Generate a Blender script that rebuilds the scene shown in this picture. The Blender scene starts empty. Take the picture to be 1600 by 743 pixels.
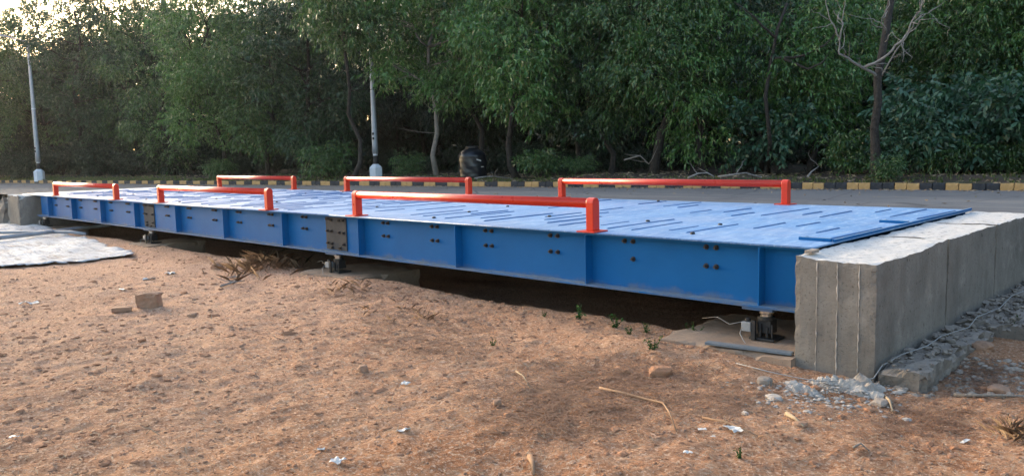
import bpy, math, random
import numpy as np
from mathutils import Vector, Matrix
R = math.radians
sc = bpy.context.scene
COL = sc.collection

# ------------------------------------------------------------------ camera
CAM = np.array([2.016, -4.658, 0.617])
YAW, PITCH, ROLL, FPX = R(44.523), R(6.179), R(-1.398), 1246.56
def basis():
    cy, sy = math.cos(YAW), math.sin(YAW)
    cp, sp = math.cos(PITCH), math.sin(PITCH)
    right = np.array([cy, sy, 0.0])
    fwd = np.array([-sy * cp, cy * cp, -sp])
    up = np.array([-sy * sp, cy * sp, cp])
    cr, sr = math.cos(ROLL), math.sin(ROLL)
    return right * cr + up * sr, fwd, up * cr - right * sr
RT, FW, UP = basis()
cd = bpy.data.cameras.new("camera")
cam = bpy.data.objects.new("camera", cd)
COL.objects.link(cam)
m = Matrix.Identity(4)
for i in range(3):
    m[i][0], m[i][1], m[i][2], m[i][3] = RT[i], UP[i], -FW[i], CAM[i]
cam.matrix_world = m
cd.sensor_width = 36.0
cd.lens = FPX / 1600.0 * 36.0
cd.clip_start, cd.clip_end = 0.05, 3000.0
sc.camera = cam
FH = np.array([-math.sin(YAW), math.cos(YAW), 0.0])
def at(u, v, dist):
    """world point that a photo pixel shows at a horizontal forward distance"""
    d = RT * (u - 800.0) / FPX + UP * (371.5 - v) / FPX + FW
    return CAM + d * dist / float(d @ FH)
def hit(u, v, z):
    d = RT * (u - 800.0) / FPX + UP * (371.5 - v) / FPX + FW
    return CAM + d * (z - CAM[2]) / d[2]

# ------------------------------------------------------------------ light
SUN_AZ, SUN_EL = R(-86.0), R(14.0)        # low sun behind the trees on the left
world = bpy.data.worlds.new("World")
sc.world = world
world.use_nodes = True
wn, wl = world.node_tree.nodes, world.node_tree.links
wn.clear()
sky = wn.new("ShaderNodeTexSky")
sky.sky_type = 'NISHITA'
sky.sun_disc = False
sky.sun_elevation = SUN_EL
sky.sun_rotation = SUN_AZ
sky.air_density, sky.dust_density, sky.ozone_density = 1.0, 3.0, 0.6
bg = wn.new("ShaderNodeBackground")
bg.inputs[1].default_value = 0.15
wo = wn.new("ShaderNodeOutputWorld")
wl.new(sky.outputs[0], bg.inputs[0])
wl.new(bg.outputs[0], wo.inputs[0])
sd = bpy.data.lights.new("sun", 'SUN')
sd.energy, sd.angle, sd.color = 0.5, R(14), (1.0, 0.86, 0.68)
so = bpy.data.objects.new("sun", sd)
COL.objects.link(so)
sun_dir = Vector((math.sin(SUN_AZ) * math.cos(SUN_EL), math.cos(SUN_AZ) * math.cos(SUN_EL), math.sin(SUN_EL)))
so.rotation_euler = (-sun_dir).to_track_quat('-Z', 'Y').to_euler()
so.location = (-20, -10, 30)
vs = sc.view_settings
vs.view_transform, vs.look, vs.exposure, vs.gamma = 'Standard', 'None', 2.1, 1.0
sc.render.engine = 'CYCLES'
sc.cycles.use_denoising = True
sc.cycles.max_bounces = 6
sc.cycles.transparent_max_bounces = 4

# ------------------------------------------------------------------ noise
def _h(ix, iy, iz, s):
    n = (ix.astype(np.int64) * 374761393 + iy.astype(np.int64) * 668265263 + iz.astype(np.int64) * 2147483647 + s * 974634777) & 0xffffffff
    n = ((n ^ (n >> 13)) * 1274126177) & 0xffffffff
    n = (n ^ (n >> 16)) & 0xffffffff
    return n / 4294967295.0
def vnoise(P, s=0):
    P = np.asarray(P, float)
    i = np.floor(P); f = P - i; f = f * f * (3 - 2 * f); i = i.astype(np.int64)
    r = 0
    for a in (0, 1):
        wx = f[..., 0] if a else 1 - f[..., 0]
        for b in (0, 1):
            wy = f[..., 1] if b else 1 - f[..., 1]
            for c in (0, 1):
                wz = f[..., 2] if c else 1 - f[..., 2]
                r = r + wx * wy * wz * _h(i[..., 0] + a, i[..., 1] + b, i[..., 2] + c, s)
    return r * 2 - 1
def fbm(P, o=4, s=0, g=.5):
    r, a, P = 0, 1.0, np.asarray(P, float)
    for k in range(o):
        r = r + a * vnoise(P * 2 ** k + 17.3 * k, s + k); a *= g
    return r
def P3(x, y, k=1.0):
    return np.stack([np.asarray(x) * k, np.asarray(y) * k, np.zeros_like(np.asarray(x, float))], -1)
def sstep(a, b, x):
    t = np.clip((x - a) / (b - a), 0, 1); return t * t * (3 - 2 * t)

# ------------------------------------------------------------------ materials
class NT:
    def __init__(s, name):
        s.m = bpy.data.materials.new(name); s.m.use_nodes = True
        s.n, s.l = s.m.node_tree.nodes, s.m.node_tree.links
        s.b = s.n["Principled BSDF"]; s.out = s.n["Material Output"]
        s.tc = s.n.new("ShaderNodeTexCoord")
    def noise(s, scale, detail=4, rough=.55, stretch=None, dist=0, coord="Object"):
        src = s.tc.outputs[coord]
        if stretch:
            mp = s.n.new("ShaderNodeMapping"); mp.inputs["Scale"].default_value = stretch
            s.l.new(src, mp.inputs[0]); src = mp.outputs[0]
        t = s.n.new("ShaderNodeTexNoise"); t.inputs["Scale"].default_value = scale
        t.inputs["Detail"].default_value = detail; t.inputs["Roughness"].default_value = rough
        t.inputs["Distortion"].default_value = dist
        s.l.new(src, t.inputs["Vector"]); return t.outputs["Fac"]
    def ramp(s, fac, stops):
        r = s.n.new("ShaderNodeValToRGB"); e = r.color_ramp.elements
        while len(e) < len(stops): e.new(.5)
        for k, (p, c) in enumerate(stops):
            e[k].position = p; e[k].color = (*c, 1) if not isinstance(c, (int, float)) else (c, c, c, 1)
        s.l.new(fac, r.inputs[0]); return r.outputs[0]
    def mix(s, fac, a, b, mode='MIX'):
        x = s.n.new("ShaderNodeMix"); x.data_type = 'RGBA'; x.blend_type = mode
        for v, k in ((fac, 0), (a, 6), (b, 7)):
            if isinstance(v, (int, float)): x.inputs[k].default_value = v
            elif isinstance(v, tuple): x.inputs[k].default_value = (*v, 1)
            else: s.l.new(v, x.inputs[k])
        return x.outputs[2]
    def color(s, v):
        if isinstance(v, tuple): s.b.inputs["Base Color"].default_value = (*v, 1)
        else: s.l.new(v, s.b.inputs["Base Color"])
    def set(s, **k):
        for a, v in k.items():
            i = s.b.inputs[a.replace("_", " ")]
            if isinstance(v, (int, float)): i.default_value = v
            else: s.l.new(v, i)
    def bump(s, h, strength=.5, dist=.02, prev=None):
        b = s.n.new("ShaderNodeBump"); b.inputs["Strength"].default_value = strength
        b.inputs["Distance"].default_value = dist
        s.l.new(h, b.inputs["Height"])
        if prev: s.l.new(prev, b.inputs["Normal"])
        s.l.new(b.outputs[0], s.b.inputs["Normal"]); return b.outputs[0]

def paint(name, base, dark, rough=.4, wear=None, spec=.5):
    t = NT(name)
    c = t.ramp(t.noise(2.3, 6, .6), [(.3, dark), (.7, base)])
    c = t.mix(t.ramp(t.noise(45, 3), [(.62, 0.0), (.75, .35)]), c, tuple(x * .55 for x in dark))
    if wear:
        c = t.mix(t.ramp(t.noise(6, 8, .7), [(.66, 0.0), (.72, .9)]), c, wear)
    t.color(c); t.set(Roughness=t.ramp(t.noise(9, 4), [(.3, rough * .8), (.7, min(1, rough * 1.25))]), Specular_IOR_Level=spec)
    t.bump(t.noise(60, 3), .12, .004)
    return t.m
M = {}
def bluemat():
    t = NT('blue_paint')
    c = t.ramp(t.noise(2.3, 6, .6), [(.3, (.003, .088, .255)), (.7, (.005, .110, .32))])
    c = t.mix(t.ramp(t.noise(7, 7, .7, (.5, 1, 3)), [(.55, 0.0), (.75, .35)]), c, (.015, .12, .30))
    g = t.n.new("ShaderNodeNewGeometry"); sx = t.n.new("ShaderNodeSeparateXYZ"); t.l.new(g.outputs["Normal"], sx.inputs[0])
    sp = t.n.new("ShaderNodeSeparateXYZ"); t.l.new(t.tc.outputs["Object"], sp.inputs[0])
    up = t.ramp(sx.outputs[2], [(.4, 0.0), (.8, .8)])
    c = t.mix(up, c, t.ramp(t.noise(9, 6, .7, (.4, 1, 1)), [(.35, (.10, .22, .36)), (.65, (.30, .34, .36))]))
    mp = t.n.new("ShaderNodeMath"); mp.operation = 'MULTIPLY_ADD'; t.l.new(t.noise(5, 8, .75), mp.inputs[0]); mp.inputs[1].default_value = -.22
    t.l.new(sp.outputs[2], mp.inputs[2])                       # splash line rises and falls along the girder
    c = t.mix(t.ramp(mp.outputs[0], [(.115, .55), (.17, 0.0)]), c, (.16, .15, .13))
    c = t.mix(t.ramp(t.noise(2.6, 9, .78), [(.70, 0.0), (.73, .9)]), c, (.17, .085, .035))
    t.color(c); t.set(Roughness=.6, Specular_IOR_Level=.12)
    t.bump(t.noise(1.1, 2), .25, .03, t.bump(t.noise(60, 3), .12, .004))
    return t.m
M['blue'] = bluemat()
def deckmat():
    t = NT('deck_paint')
    c = t.ramp(t.noise(2.6, 8, .68, (1.6, .45, 1)), [(.3, (.05, .18, .41)), (.5, (.09, .245, .50)), (.72, (.16, .33, .57))])
    c = t.mix(t.ramp(t.noise(1.3, 8, .72, (1, .7, 1)), [(.46, 0.0), (.68, .8)]), c, (.22, .315, .50))
    c = t.mix(t.ramp(t.noise(11, 7, .75, (2.2, .5, 1)), [(.54, 0.0), (.68, .75)]), c, (.50, .63, .72))
    c = t.mix(t.ramp(t.noise(7, 7, .75, (3.2, .4, 1)), [(.52, 0.0), (.66, .8)]), c, (.04, .14, .35))
    c = t.mix(t.ramp(t.noise(26, 5, .7), [(.62, 0.0), (.74, .5)]), c, (.03, .06, .13))
    t.color(c)
    t.set(Roughness=t.ramp(t.noise(6, 7, .7, (1.6, .6, 1)), [(.32, .36), (.7, .58)]), Specular_IOR_Level=.9)
    n1 = t.bump(t.noise(3.2, 4, .55, (1.6, .6, 1)), .6, .03)
    n2 = t.bump(t.noise(9, 4, .6, (2.4, .5, 1)), .45, .014, n1)
    t.bump(t.noise(40, 4, .6, (1.5, .6, 1)), .35, .006, n2)
    return t.m
M['deck'] = deckmat()
M['bar'] = paint('shade_toned_bar_paint', (.035, .15, .36), (.02, .10, .26), .42, spec=.5)  # deck blue darkened to stand for the shadow side of the bars
M['red'] = paint('red_paint', (.64, .032, .007), (.50, .022, .006), .32, spec=.45, wear=(.32, .06, .035))
M['steel'] = paint('dark_steel', (.022, .022, .024), (.012, .012, .013), .55)
M['bolt'] = paint('bolt_steel', (.03, .028, .03), (.015, .013, .015), .5)
def simple(name, a, b, scale=8, rough=.85, bs=40, bst=.3, bd=.01, metal=0, spec=.4, detail=6):
    t = NT(name)
    t.color(t.ramp(t.noise(scale, detail, .65), [(.3, a), (.7, b)]))
    t.set(Roughness=rough, Metallic=metal, Specular_IOR_Level=spec)
    t.bump(t.noise(bs, 5, .6), bst, bd)
    return t.m
M['chrome'] = simple('bright_steel', (.5, .5, .5), (.62, .62, .62), 12, .28, 80, .1, .002, 1.0)
M['galv'] = simple('galvanised_steel', (.30, .33, .37), (.40, .43, .47), 6, .5, 30, .1, .002, .35)
M['greybox'] = simple('grey_casting', (.20, .21, .22), (.30, .31, .32), 20, .5, 60, .2, .003)
M['splice'] = simple('primer_grey', (.045, .046, .050), (.070, .069, .070), 7, .8, 60, .2, .003, spec=.2)
M['rustyblue'] = simple('rusty_strip', (.10, .13, .16), (.19, .20, .21), 9, .7, 60, .3, .004)
M['whitewash'] = simple('whitewash', (.52, .56, .62), (.68, .71, .75), 3, .8, 30, .3, .006)
M['blackpaint'] = simple('black_band', (.012, .012, .014), (.02, .02, .022), 5, .6, 40, .1, .003)
def concrete(name, a, b, stain, pores=True, top=None, streak=True):
    t = NT(name)
    c = t.ramp(t.noise(2.2, 8, .68), [(.3, a), (.7, b)])
    if streak:
        c = t.mix(t.ramp(t.noise(5, 8, .72, (1.6, 1.6, .4)), [(.48, 0.0), (.72, .6)]), c, stain)
        c = t.mix(t.ramp(t.noise(.9, 7, .7), [(.5, 0.0), (.7, .55)]), c, stain)
        c = t.mix(t.ramp(t.noise(19, 3, .5), [(.70, 0.0), (.73, .8)]), c, tuple(x * .5 for x in stain))
    c = t.mix(t.ramp(t.noise(1.1, 8, .7), [(.6, 0.0), (.72, .5)]), c, tuple(min(1, x * 1.55) for x in b))
    c = t.mix(t.ramp(t.noise(70, 3, .6), [(.3, .6), (.42, 0.0)]), c, tuple(x * .4 for x in a))
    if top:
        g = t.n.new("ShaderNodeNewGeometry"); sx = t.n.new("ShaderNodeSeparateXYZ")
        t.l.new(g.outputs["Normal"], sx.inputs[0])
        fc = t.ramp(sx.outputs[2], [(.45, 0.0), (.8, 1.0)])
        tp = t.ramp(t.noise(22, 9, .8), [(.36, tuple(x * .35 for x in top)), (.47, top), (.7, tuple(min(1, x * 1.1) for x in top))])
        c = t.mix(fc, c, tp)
    t.color(c); t.set(Roughness=.9, Specular_IOR_Level=.25)
    n = t.bump(t.noise(14, 8, .7), .45, .02)
    t.bump(t.noise(90, 4, .7), .35, .006, n)
    return t.m
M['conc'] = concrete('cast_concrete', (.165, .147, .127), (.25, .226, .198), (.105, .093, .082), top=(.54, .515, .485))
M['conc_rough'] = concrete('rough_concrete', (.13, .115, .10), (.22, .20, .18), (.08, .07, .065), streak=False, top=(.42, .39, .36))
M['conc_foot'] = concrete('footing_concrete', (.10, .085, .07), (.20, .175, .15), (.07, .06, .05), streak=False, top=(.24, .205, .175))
M['conc_pad'] = concrete('pad_concrete', (.24, .165, .115), (.33, .25, .19), (.15, .10, .07), streak=False)
M['rubble'] = simple('broken_concrete', (.24, .205, .175), (.46, .42, .38), 9, .95, 50, .6, .01)
M['stone'] = simple('earth_stone', (.22, .125, .078), (.36, .22, .145), 9, .95, 40, .6, .01)
M['stone_grey'] = simple('grey_stone', (.19, .155, .128), (.33, .28, .235), 9, .95, 40, .6, .01)
M['clod'] = simple('earth_clod', (.24, .115, .062), (.36, .19, .11), 6, 1, 30, .8, .02)
M['plastic'] = simple('white_plastic', (.44, .42, .395), (.62, .605, .58), 8, .5, 30, .5, .01)
M['pipe'] = simple('grey_conduit', (.17, .18, .20), (.25, .265, .29), 5, .5, 40, .2, .003)
M['cable'] = simple('grey_cable', (.22, .22, .22), (.32, .31, .30), 9, .6, 60, .1, .002)
M['twig'] = simple('dry_twig', (.17, .10, .06), (.32, .20, .12), 14, .9, 60, .5, .004)
M['straw'] = simple('dry_straw', (.20, .15, .10), (.36, .28, .19), 20, .9, 60, .2, .002)
M['needle'] = simple('dry_needles', (.13, .066, .040), (.25, .14, .085), 3, .95, 60, .2, .002)
M['bark'] = simple('bark', (.022, .018, .015), (.060, .050, .042), 9, .95, 24, .9, .04)
M['bark_pale'] = simple('pale_bark', (.15, .13, .11), (.27, .24, .21), 9, .95, 24, .9, .03)
M['deadwood'] = simple('bleached_wood', (.15, .135, .12), (.31, .285, .26), 9, .9, 24, .6, .02)
def tarp():
    t = NT('white_tarpaulin')
    c = t.ramp(t.noise(1.5, 8, .65), [(.3, (.36, .365, .38)), (.6, (.56, .56, .565))])
    c = t.mix(t.ramp(t.noise(9, 7, .7, (.4, 1.6, 1)), [(.5, 0.0), (.66, .75)]), c, (.20, .185, .175))
    c = t.mix(t.ramp(t.noise(2.2, 8, .75), [(.55, 0.0), (.68, .7)]), c, (.24, .17, .125))
    t.color(c); t.set(Roughness=.8, Specular_IOR_Level=.08)
    n = t.bump(t.noise(5, 6, .6, (.5, 2.2, 1), 1.2), .7, .06)
    t.bump(t.noise(40, 4), .2, .008, n)
    return t.m
M['tarp'] = tarp()
def ground():
    t = NT('red_earth')
    c = t.ramp(t.noise(.8, 8, .66), [(.25, (.40, .180, .090)), (.5, (.57, .280, .148)), (.75, (.68, .375, .215))])
    c = t.mix(t.ramp(t.noise(.33, 5, .6), [(.45, 0.0), (.65, .6)]), c, (.62, .385, .26))
    sp = t.n.new("ShaderNodeSeparateXYZ"); t.l.new(t.tc.outputs["Object"], sp.inputs[0])
    mr = t.n.new("ShaderNodeMapRange"); t.l.new(sp.outputs[0], mr.inputs[0])
    for k_, v_ in ((1, -1.2), (2, -4.2), (3, 0.0), (4, .55)): mr.inputs[k_].default_value = v_
    c = t.mix(mr.outputs[0], c, (.67, .445, .335))             # paler, pinker soil away to the left
    c = t.mix(t.ramp(t.noise(46, 8, .78), [(.37, 1.0), (.48, 0.0)]), c, (.15, .060, .028))  # dark flecks: damp soil, plus shade between the grains put into the colour
    c = t.mix(t.ramp(t.noise(9, 9, .76, (.6, 1, 1)), [(.5, 0.0), (.66, .8)]), c, (.76, .47, .295))
    c = t.mix(t.ramp(t.noise(.6, 8, .72), [(.53, 0.0), (.66, .65)]), c, (.26, .125, .075))
    c = t.mix(t.ramp(t.noise(60, 7, .78), [(.52, 0.0), (.60, 1.0)]), c, (.84, .61, .45))
    c = t.mix(t.ramp(t.noise(150, 4, .7), [(.62, 0.0), (.70, .85)]), c, (.12, .052, .028))  # finer flecks, again moisture and painted shade between grains
    t.color(c); t.set(Roughness=1.0, Specular_IOR_Level=.08)
    n = t.bump(t.noise(42, 9, .78), 1.0, .045)
    t.bump(t.noise(170, 5, .7), .8, .007, n)
    return t.m
M['ground'] = ground()
def asphalt():
    t = NT('dusty_asphalt')
    c = t.ramp(t.noise(.35, 8, .6, (.5, 1.5, 1)), [(.3, (.125, .125, .13)), (.7, (.175, .172, .17))])
    c = t.mix(t.ramp(t.noise(.6, 7, .7, (.35, 2.6, 1)), [(.5, 0.0), (.7, .65)]), c, (.29, .255, .22))
    c = t.mix(t.ramp(t.noise(.22, 6, .7), [(.54, 0.0), (.57, .5)]), c, (.105, .105, .11))
    v_ = t.n.new("ShaderNodeTexVoronoi"); v_.feature = 'DISTANCE_TO_EDGE'; v_.inputs["Scale"].default_value = .45; t.l.new(t.tc.outputs["Object"], v_.inputs["Vector"])
    c = t.mix(t.ramp(v_.outputs["Distance"], [(.004, .7), (.012, 0.0)]), c, (.06, .06, .06))
    c = t.mix(t.ramp(t.noise(60, 3), [(.6, 0.0), (.8, .4)]), c, (.25, .25, .25))
    t.color(c); t.set(Roughness=.85, Specular_IOR_Level=.3)
    t.bump(t.noise(60, 4), .4, .01)
    return t.m
M['asphalt'] = asphalt()
def litter():
    t = NT('forest_floor')
    c = t.ramp(t.noise(1.3, 8, .7), [(.3, (.03, .021, .014)), (.6, (.065, .045, .03)), (.75, (.115, .08, .056))])  # floor tones lowered to paint in the gloom under the canopy
    c = t.mix(t.ramp(t.noise(.5, 6, .6), [(.52, 0.0), (.66, .6)]), c, (.055, .075, .025))
    t.color(c); t.set(Roughness=1)
    t.bump(t.noise(14, 8, .7), .9, .06)
    return t.m
M['litter'] = litter()
def kerbpaint(name, a, b, worn):
    t = NT(name)
    c = t.ramp(t.noise(4, 6, .65), [(.3, a), (.7, b)])
    c = t.mix(t.ramp(t.noise(11, 8, .75), [(.54, 0.0), (.68, .75)]), c, worn)
    t.color(c); t.set(Roughness=.85)
    t.bump(t.noise(40, 6, .7), .5, .01)
    return t.m
M['kerb_black'] = kerbpaint('black_kerb_paint', (.018, .021, .028), (.035, .038, .046), (.09, .085, .085))
M['kerb_yellow'] = kerbpaint('yellow_kerb_paint', (.38, .225, .085), (.50, .32, .14), (.30, .245, .19))
def leaf(name, stops, trans=.18, rough=.33):
    t = NT(name)
    g = t.n.new("ShaderNodeNewGeometry")
    c = t.ramp(g.outputs["Random Per Island"], stops)
    t.color(c); t.set(Roughness=rough, Specular_IOR_Level=.6)
    tr = t.n.new("ShaderNodeBsdfTranslucent"); t.l.new(t.mix(1.0, c, (1.0, 1.25, .5), 'MULTIPLY'), tr.inputs[0])
    mx = t.n.new("ShaderNodeMixShader"); mx.inputs[0].default_value = trans
    t.l.new(t.b.outputs[0], mx.inputs[1]); t.l.new(tr.outputs[0], mx.inputs[2]); t.l.new(mx.outputs[0], t.out.inputs[0])
    return t.m
M['leaf_mid'] = leaf('mid_green_leaves', [(0, (.020, .054, .016)), (.5, (.044, .106, .028)), (.85, (.095, .18, .05)), (.95, (.15, .23, .08)), (1, (.20, .16, .06))])
M['leaf_bright'] = leaf('bright_green_leaves', [(0, (.030, .086, .018)), (.5, (.062, .158, .032)), (.85, (.12, .23, .055)), (.96, (.18, .28, .09)), (1, (.22, .18, .07))])
M['leaf_dark'] = leaf('dark_green_leaves', [(0, (.014, .040, .017)), (.6, (.027, .068, .028)), (.95, (.060, .12, .05)), (1, (.12, .10, .05))])
M['leaf_deep'] = leaf('shade_darkened_leaves', [(0, (.008, .022, .009)), (.6, (.015, .036, .015)), (.95, (.032, .06, .025)), (1, (.07, .05, .025))], .12, .5)  # leaf green darkened to stand in for shade inside the wood
M['leaf_blue'] = leaf('blue_green_leaves', [(0, (.020, .060, .030)), (.6, (.040, .110, .060)), (.95, (.085, .17, .10)), (1, (.12, .14, .07))], .15, .45)
M['grass'] = leaf('grass_blades', [(0, (.07, .11, .03)), (.6, (.12, .16, .05)), (1, (.22, .19, .09))], .3, .6)

# ------------------------------------------------------------------ mesh helpers
def link(o, parent=None):
    COL.objects.link(o)
    if parent is not None: o.parent = parent
    return o
class MB:
    def __init__(s): s.v, s.f = [], []
    def add(s, v, f):
        n = len(s.v); s.v += [tuple(map(float, p)) for p in v]; s.f += [tuple(i + n for i in q) for q in f]; return s
    def box(s, x0, x1, y0, y1, z0, z1):
        return s.add([(x0, y0, z0), (x1, y0, z0), (x1, y1, z0), (x0, y1, z0), (x0, y0, z1), (x1, y0, z1), (x1, y1, z1), (x0, y1, z1)],
                     [(0, 3, 2, 1), (4, 5, 6, 7), (0, 1, 5, 4), (1, 2, 6, 5), (2, 3, 7, 6), (3, 0, 4, 7)])
    def obox(s, c, h, rot):
        n = len(s.v); s.box(-h[0], h[0], -h[1], h[1], -h[2], h[2])
        rot = Matrix(rot) if not isinstance(rot, Matrix) else rot
        for i in range(n, len(s.v)): s.v[i] = tuple(rot @ Vector(s.v[i]) + Vector(c))
        return s
    def tube(s, path, rad, n=8, caps=True):
        path = [Vector(p) for p in path]; k = len(path)
        if isinstance(rad, (int, float)): rad = [rad] * k
        b = len(s.v); ref = None
        for i, p in enumerate(path):
            t = (path[min(i + 1, k - 1)] - path[max(i - 1, 0)]).normalized()
            if ref is None:
                ref = t.orthogonal().normalized()
            ref = (ref - t * ref.dot(t)); ref = ref.normalized() if ref.length > 1e-6 else t.orthogonal().normalized()
            w = t.cross(ref)
            for j in range(n):
                a = 2 * math.pi * j / n
                s.v.append(tuple(p + (ref * math.cos(a) + w * math.sin(a)) * rad[i]))
        for i in range(k - 1):
            for j in range(n):
                s.f.append((b + i * n + j, b + i * n + (j + 1) % n, b + (i + 1) * n + (j + 1) % n, b + (i + 1) * n + j))
        if caps:
            s.f.append(tuple(b + j for j in reversed(range(n)))); s.f.append(tuple(b + (k - 1) * n + j for j in range(n)))
        return s
    def lathe(s, prof, n=16, c=(0, 0, 0), rot0=0):
        b = len(s.v); k = len(prof)
        for r, z in prof:
            for j in range(n):
                a = rot0 + 2 * math.pi * j / n; s.v.append((c[0] + r * math.cos(a), c[1] + r * math.sin(a), c[2] + z))
        for i in range(k - 1):
            for j in range(n):
                s.f.append((b + i * n + j, b + i * n + (j + 1) % n, b + (i + 1) * n + (j + 1) % n, b + (i + 1) * n + j))
        s.f.append(tuple(b + j for j in reversed(range(n)))); s.f.append(tuple(b + (k - 1) * n + j for j in range(n)))
        return s
    def prismx(s, prof, x0, x1):
        """profile in (y,z), extruded along x"""
        n = len(prof); b = len(s.v)
        s.v += [(x0, y, z) for y, z in prof] + [(x1, y, z) for y, z in prof]
        for j in range(n): s.f.append((b + j, b + (j + 1) % n, b + n + (j + 1) % n, b + n + j))
        s.f.append(tuple(b + j for j in reversed(range(n)))); s.f.append(tuple(b + n + j for j in range(n)))
        return s
    def rock(s, c, r, seed, flat=.7, sub=1):
        rn = random.Random(seed)
        v, f = ICO[sub]
        sx, sy, sz = r * rn.uniform(.8, 1.25), r * rn.uniform(.7, 1.1), r * flat * rn.uniform(.8, 1.1)
        a = rn.uniform(0, 6.28); ca, sa = math.cos(a), math.sin(a)
        k = 1 + .28 * vnoise(v * 1.3 + rn.uniform(0, 50), seed) + .12 * vnoise(v * 3.1 + 9, seed + 3)
        q = v * k[:, None]
        q = np.sign(q) * np.minimum(np.abs(q), .86)
        q = q * [sx, sy, sz]
        q = np.stack([q[:, 0] * ca - q[:, 1] * sa, q[:, 0] * sa + q[:, 1] * ca, q[:, 2]], -1) + np.array(c)
        return s.add(q, f)
    def build(s, name, mat, parent=None, smooth=False, bevel=0, off=None):
        if off is None and parent is not None:
            off = wloc(parent)
        v = np.array(s.v) - (np.array(off) if off is not None else 0)
        o = mesh_obj(name, v, s.f, mat, parent, smooth)
        if bevel:
            bm = o.modifiers.new("bevel", 'BEVEL'); bm.width = bevel; bm.segments = 2; bm.limit_method = 'ANGLE'; bm.angle_limit = R(40)
        return o
def wloc(o):
    r = Vector(o.location)
    while o.parent: o = o.parent; r += o.location
    return tuple(r)
def mesh_obj(name, v, f, mat, parent=None, smooth=False):
    me = bpy.data.meshes.new(name); me.from_pydata([tuple(p) for p in v], [], f)
    if smooth: me.polygons.foreach_set("use_smooth", [True] * len(me.polygons))
    me.materials.append(mat); me.update()
    return link(bpy.data.objects.new(name, me), parent)
def fast_mesh(name, V, k, mat, parent=None):
    """V: (N*k,3) independent k-gons"""
    n = len(V) // k
    me = bpy.data.meshes.new(name)
    me.vertices.add(len(V)); me.vertices.foreach_set("co", np.ascontiguousarray(V, np.float32).ravel())
    me.loops.add(len(V)); me.loops.foreach_set("vertex_index", np.arange(len(V), dtype=np.int32))
    me.polygons.add(n); me.polygons.foreach_set("loop_start", np.arange(0, len(V), k, dtype=np.int32))
    me.materials.append(mat); me.update(calc_edges=True); me.validate()
    return link(bpy.data.objects.new(name, me), parent)
def grid_obj(name, X, Y, Z, mat, smooth=True):
    ny, nx = X.shape
    V = np.stack([X, Y, Z], -1).reshape(-1, 3)
    i = np.arange(ny * nx).reshape(ny, nx)
    F = np.stack([i[:-1, :-1], i[:-1, 1:], i[1:, 1:], i[1:, :-1]], -1).reshape(-1)
    n = len(F) // 4
    me = bpy.data.meshes.new(name)
    me.vertices.add(len(V)); me.vertices.foreach_set("co", V.astype(np.float32).ravel())
    me.loops.add(len(F)); me.loops.foreach_set("vertex_index", F.astype(np.int32))
    me.polygons.add(n); me.polygons.foreach_set("loop_start", np.arange(0, 4 * n, 4, dtype=np.int32))
    if smooth: me.polygons.foreach_set("use_smooth", np.ones(n, bool))
    me.materials.append(mat); me.update(calc_edges=True)
    return link(bpy.data.objects.new(name, me))
def ico(sub):
    t = (1 + 5 ** .5) / 2
    v = [(-1, t, 0), (1, t, 0), (-1, -t, 0), (1, -t, 0), (0, -1, t), (0, 1, t), (0, -1, -t), (0, 1, -t), (t, 0, -1), (t, 0, 1), (-t, 0, -1), (-t, 0, 1)]
    f = [(0, 11, 5), (0, 5, 1), (0, 1, 7), (0, 7, 10), (0, 10, 11), (1, 5, 9), (5, 11, 4), (11, 10, 2), (10, 7, 6), (7, 1, 8), (3, 9, 4), (3, 4, 2), (3, 2, 6), (3, 6, 8), (3, 8, 9), (4, 9, 5), (2, 4, 11), (6, 2, 10), (8, 6, 7), (9, 8, 1)]
    v = [np.array(p) / np.linalg.norm(p) for p in v]
    for _ in range(sub):
        mid, nf = {}, []
        def mp(a, b):
            k = (min(a, b), max(a, b))
            if k not in mid:
                p = v[a] + v[b]; v.append(p / np.linalg.norm(p)); mid[k] = len(v) - 1
            return mid[k]
        for a, b, c in f:
            x, y, z = mp(a, b), mp(b, c), mp(c, a); nf += [(a, x, z), (b, y, x), (c, z, y), (x, y, z)]
        f = nf
    return np.array(v), f
ICO = {0: ico(0), 1: ico(1), 2: ico(2), 3: ico(3)}
def empty(name, loc, rz=0):
    o = bpy.data.objects.new(name, None); o.location = loc; o.rotation_euler = (0, 0, rz); o.empty_display_size = .2
    return link(o)
def tag(o, label=None, cat=None, group=None, kind=None):
    for k, v in (('label', label), ('category', cat), ('group', group), ('kind', kind)):
        if v: o[k] = v
    return o
def dup(o, parent=None, loc=None):
    c = o.copy(); link(c, parent)
    if loc is not None: c.location = loc
    return c
def dup_tree(o, loc=None, rz=None, scale=None, parent=None):
    c = dup(o, parent, loc)
    if rz is not None: c.rotation_euler = (0, 0, rz)
    if scale is not None: c.scale = scale
    for ch in list(o.children): dup_tree(ch, parent=c)
    return c
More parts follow.
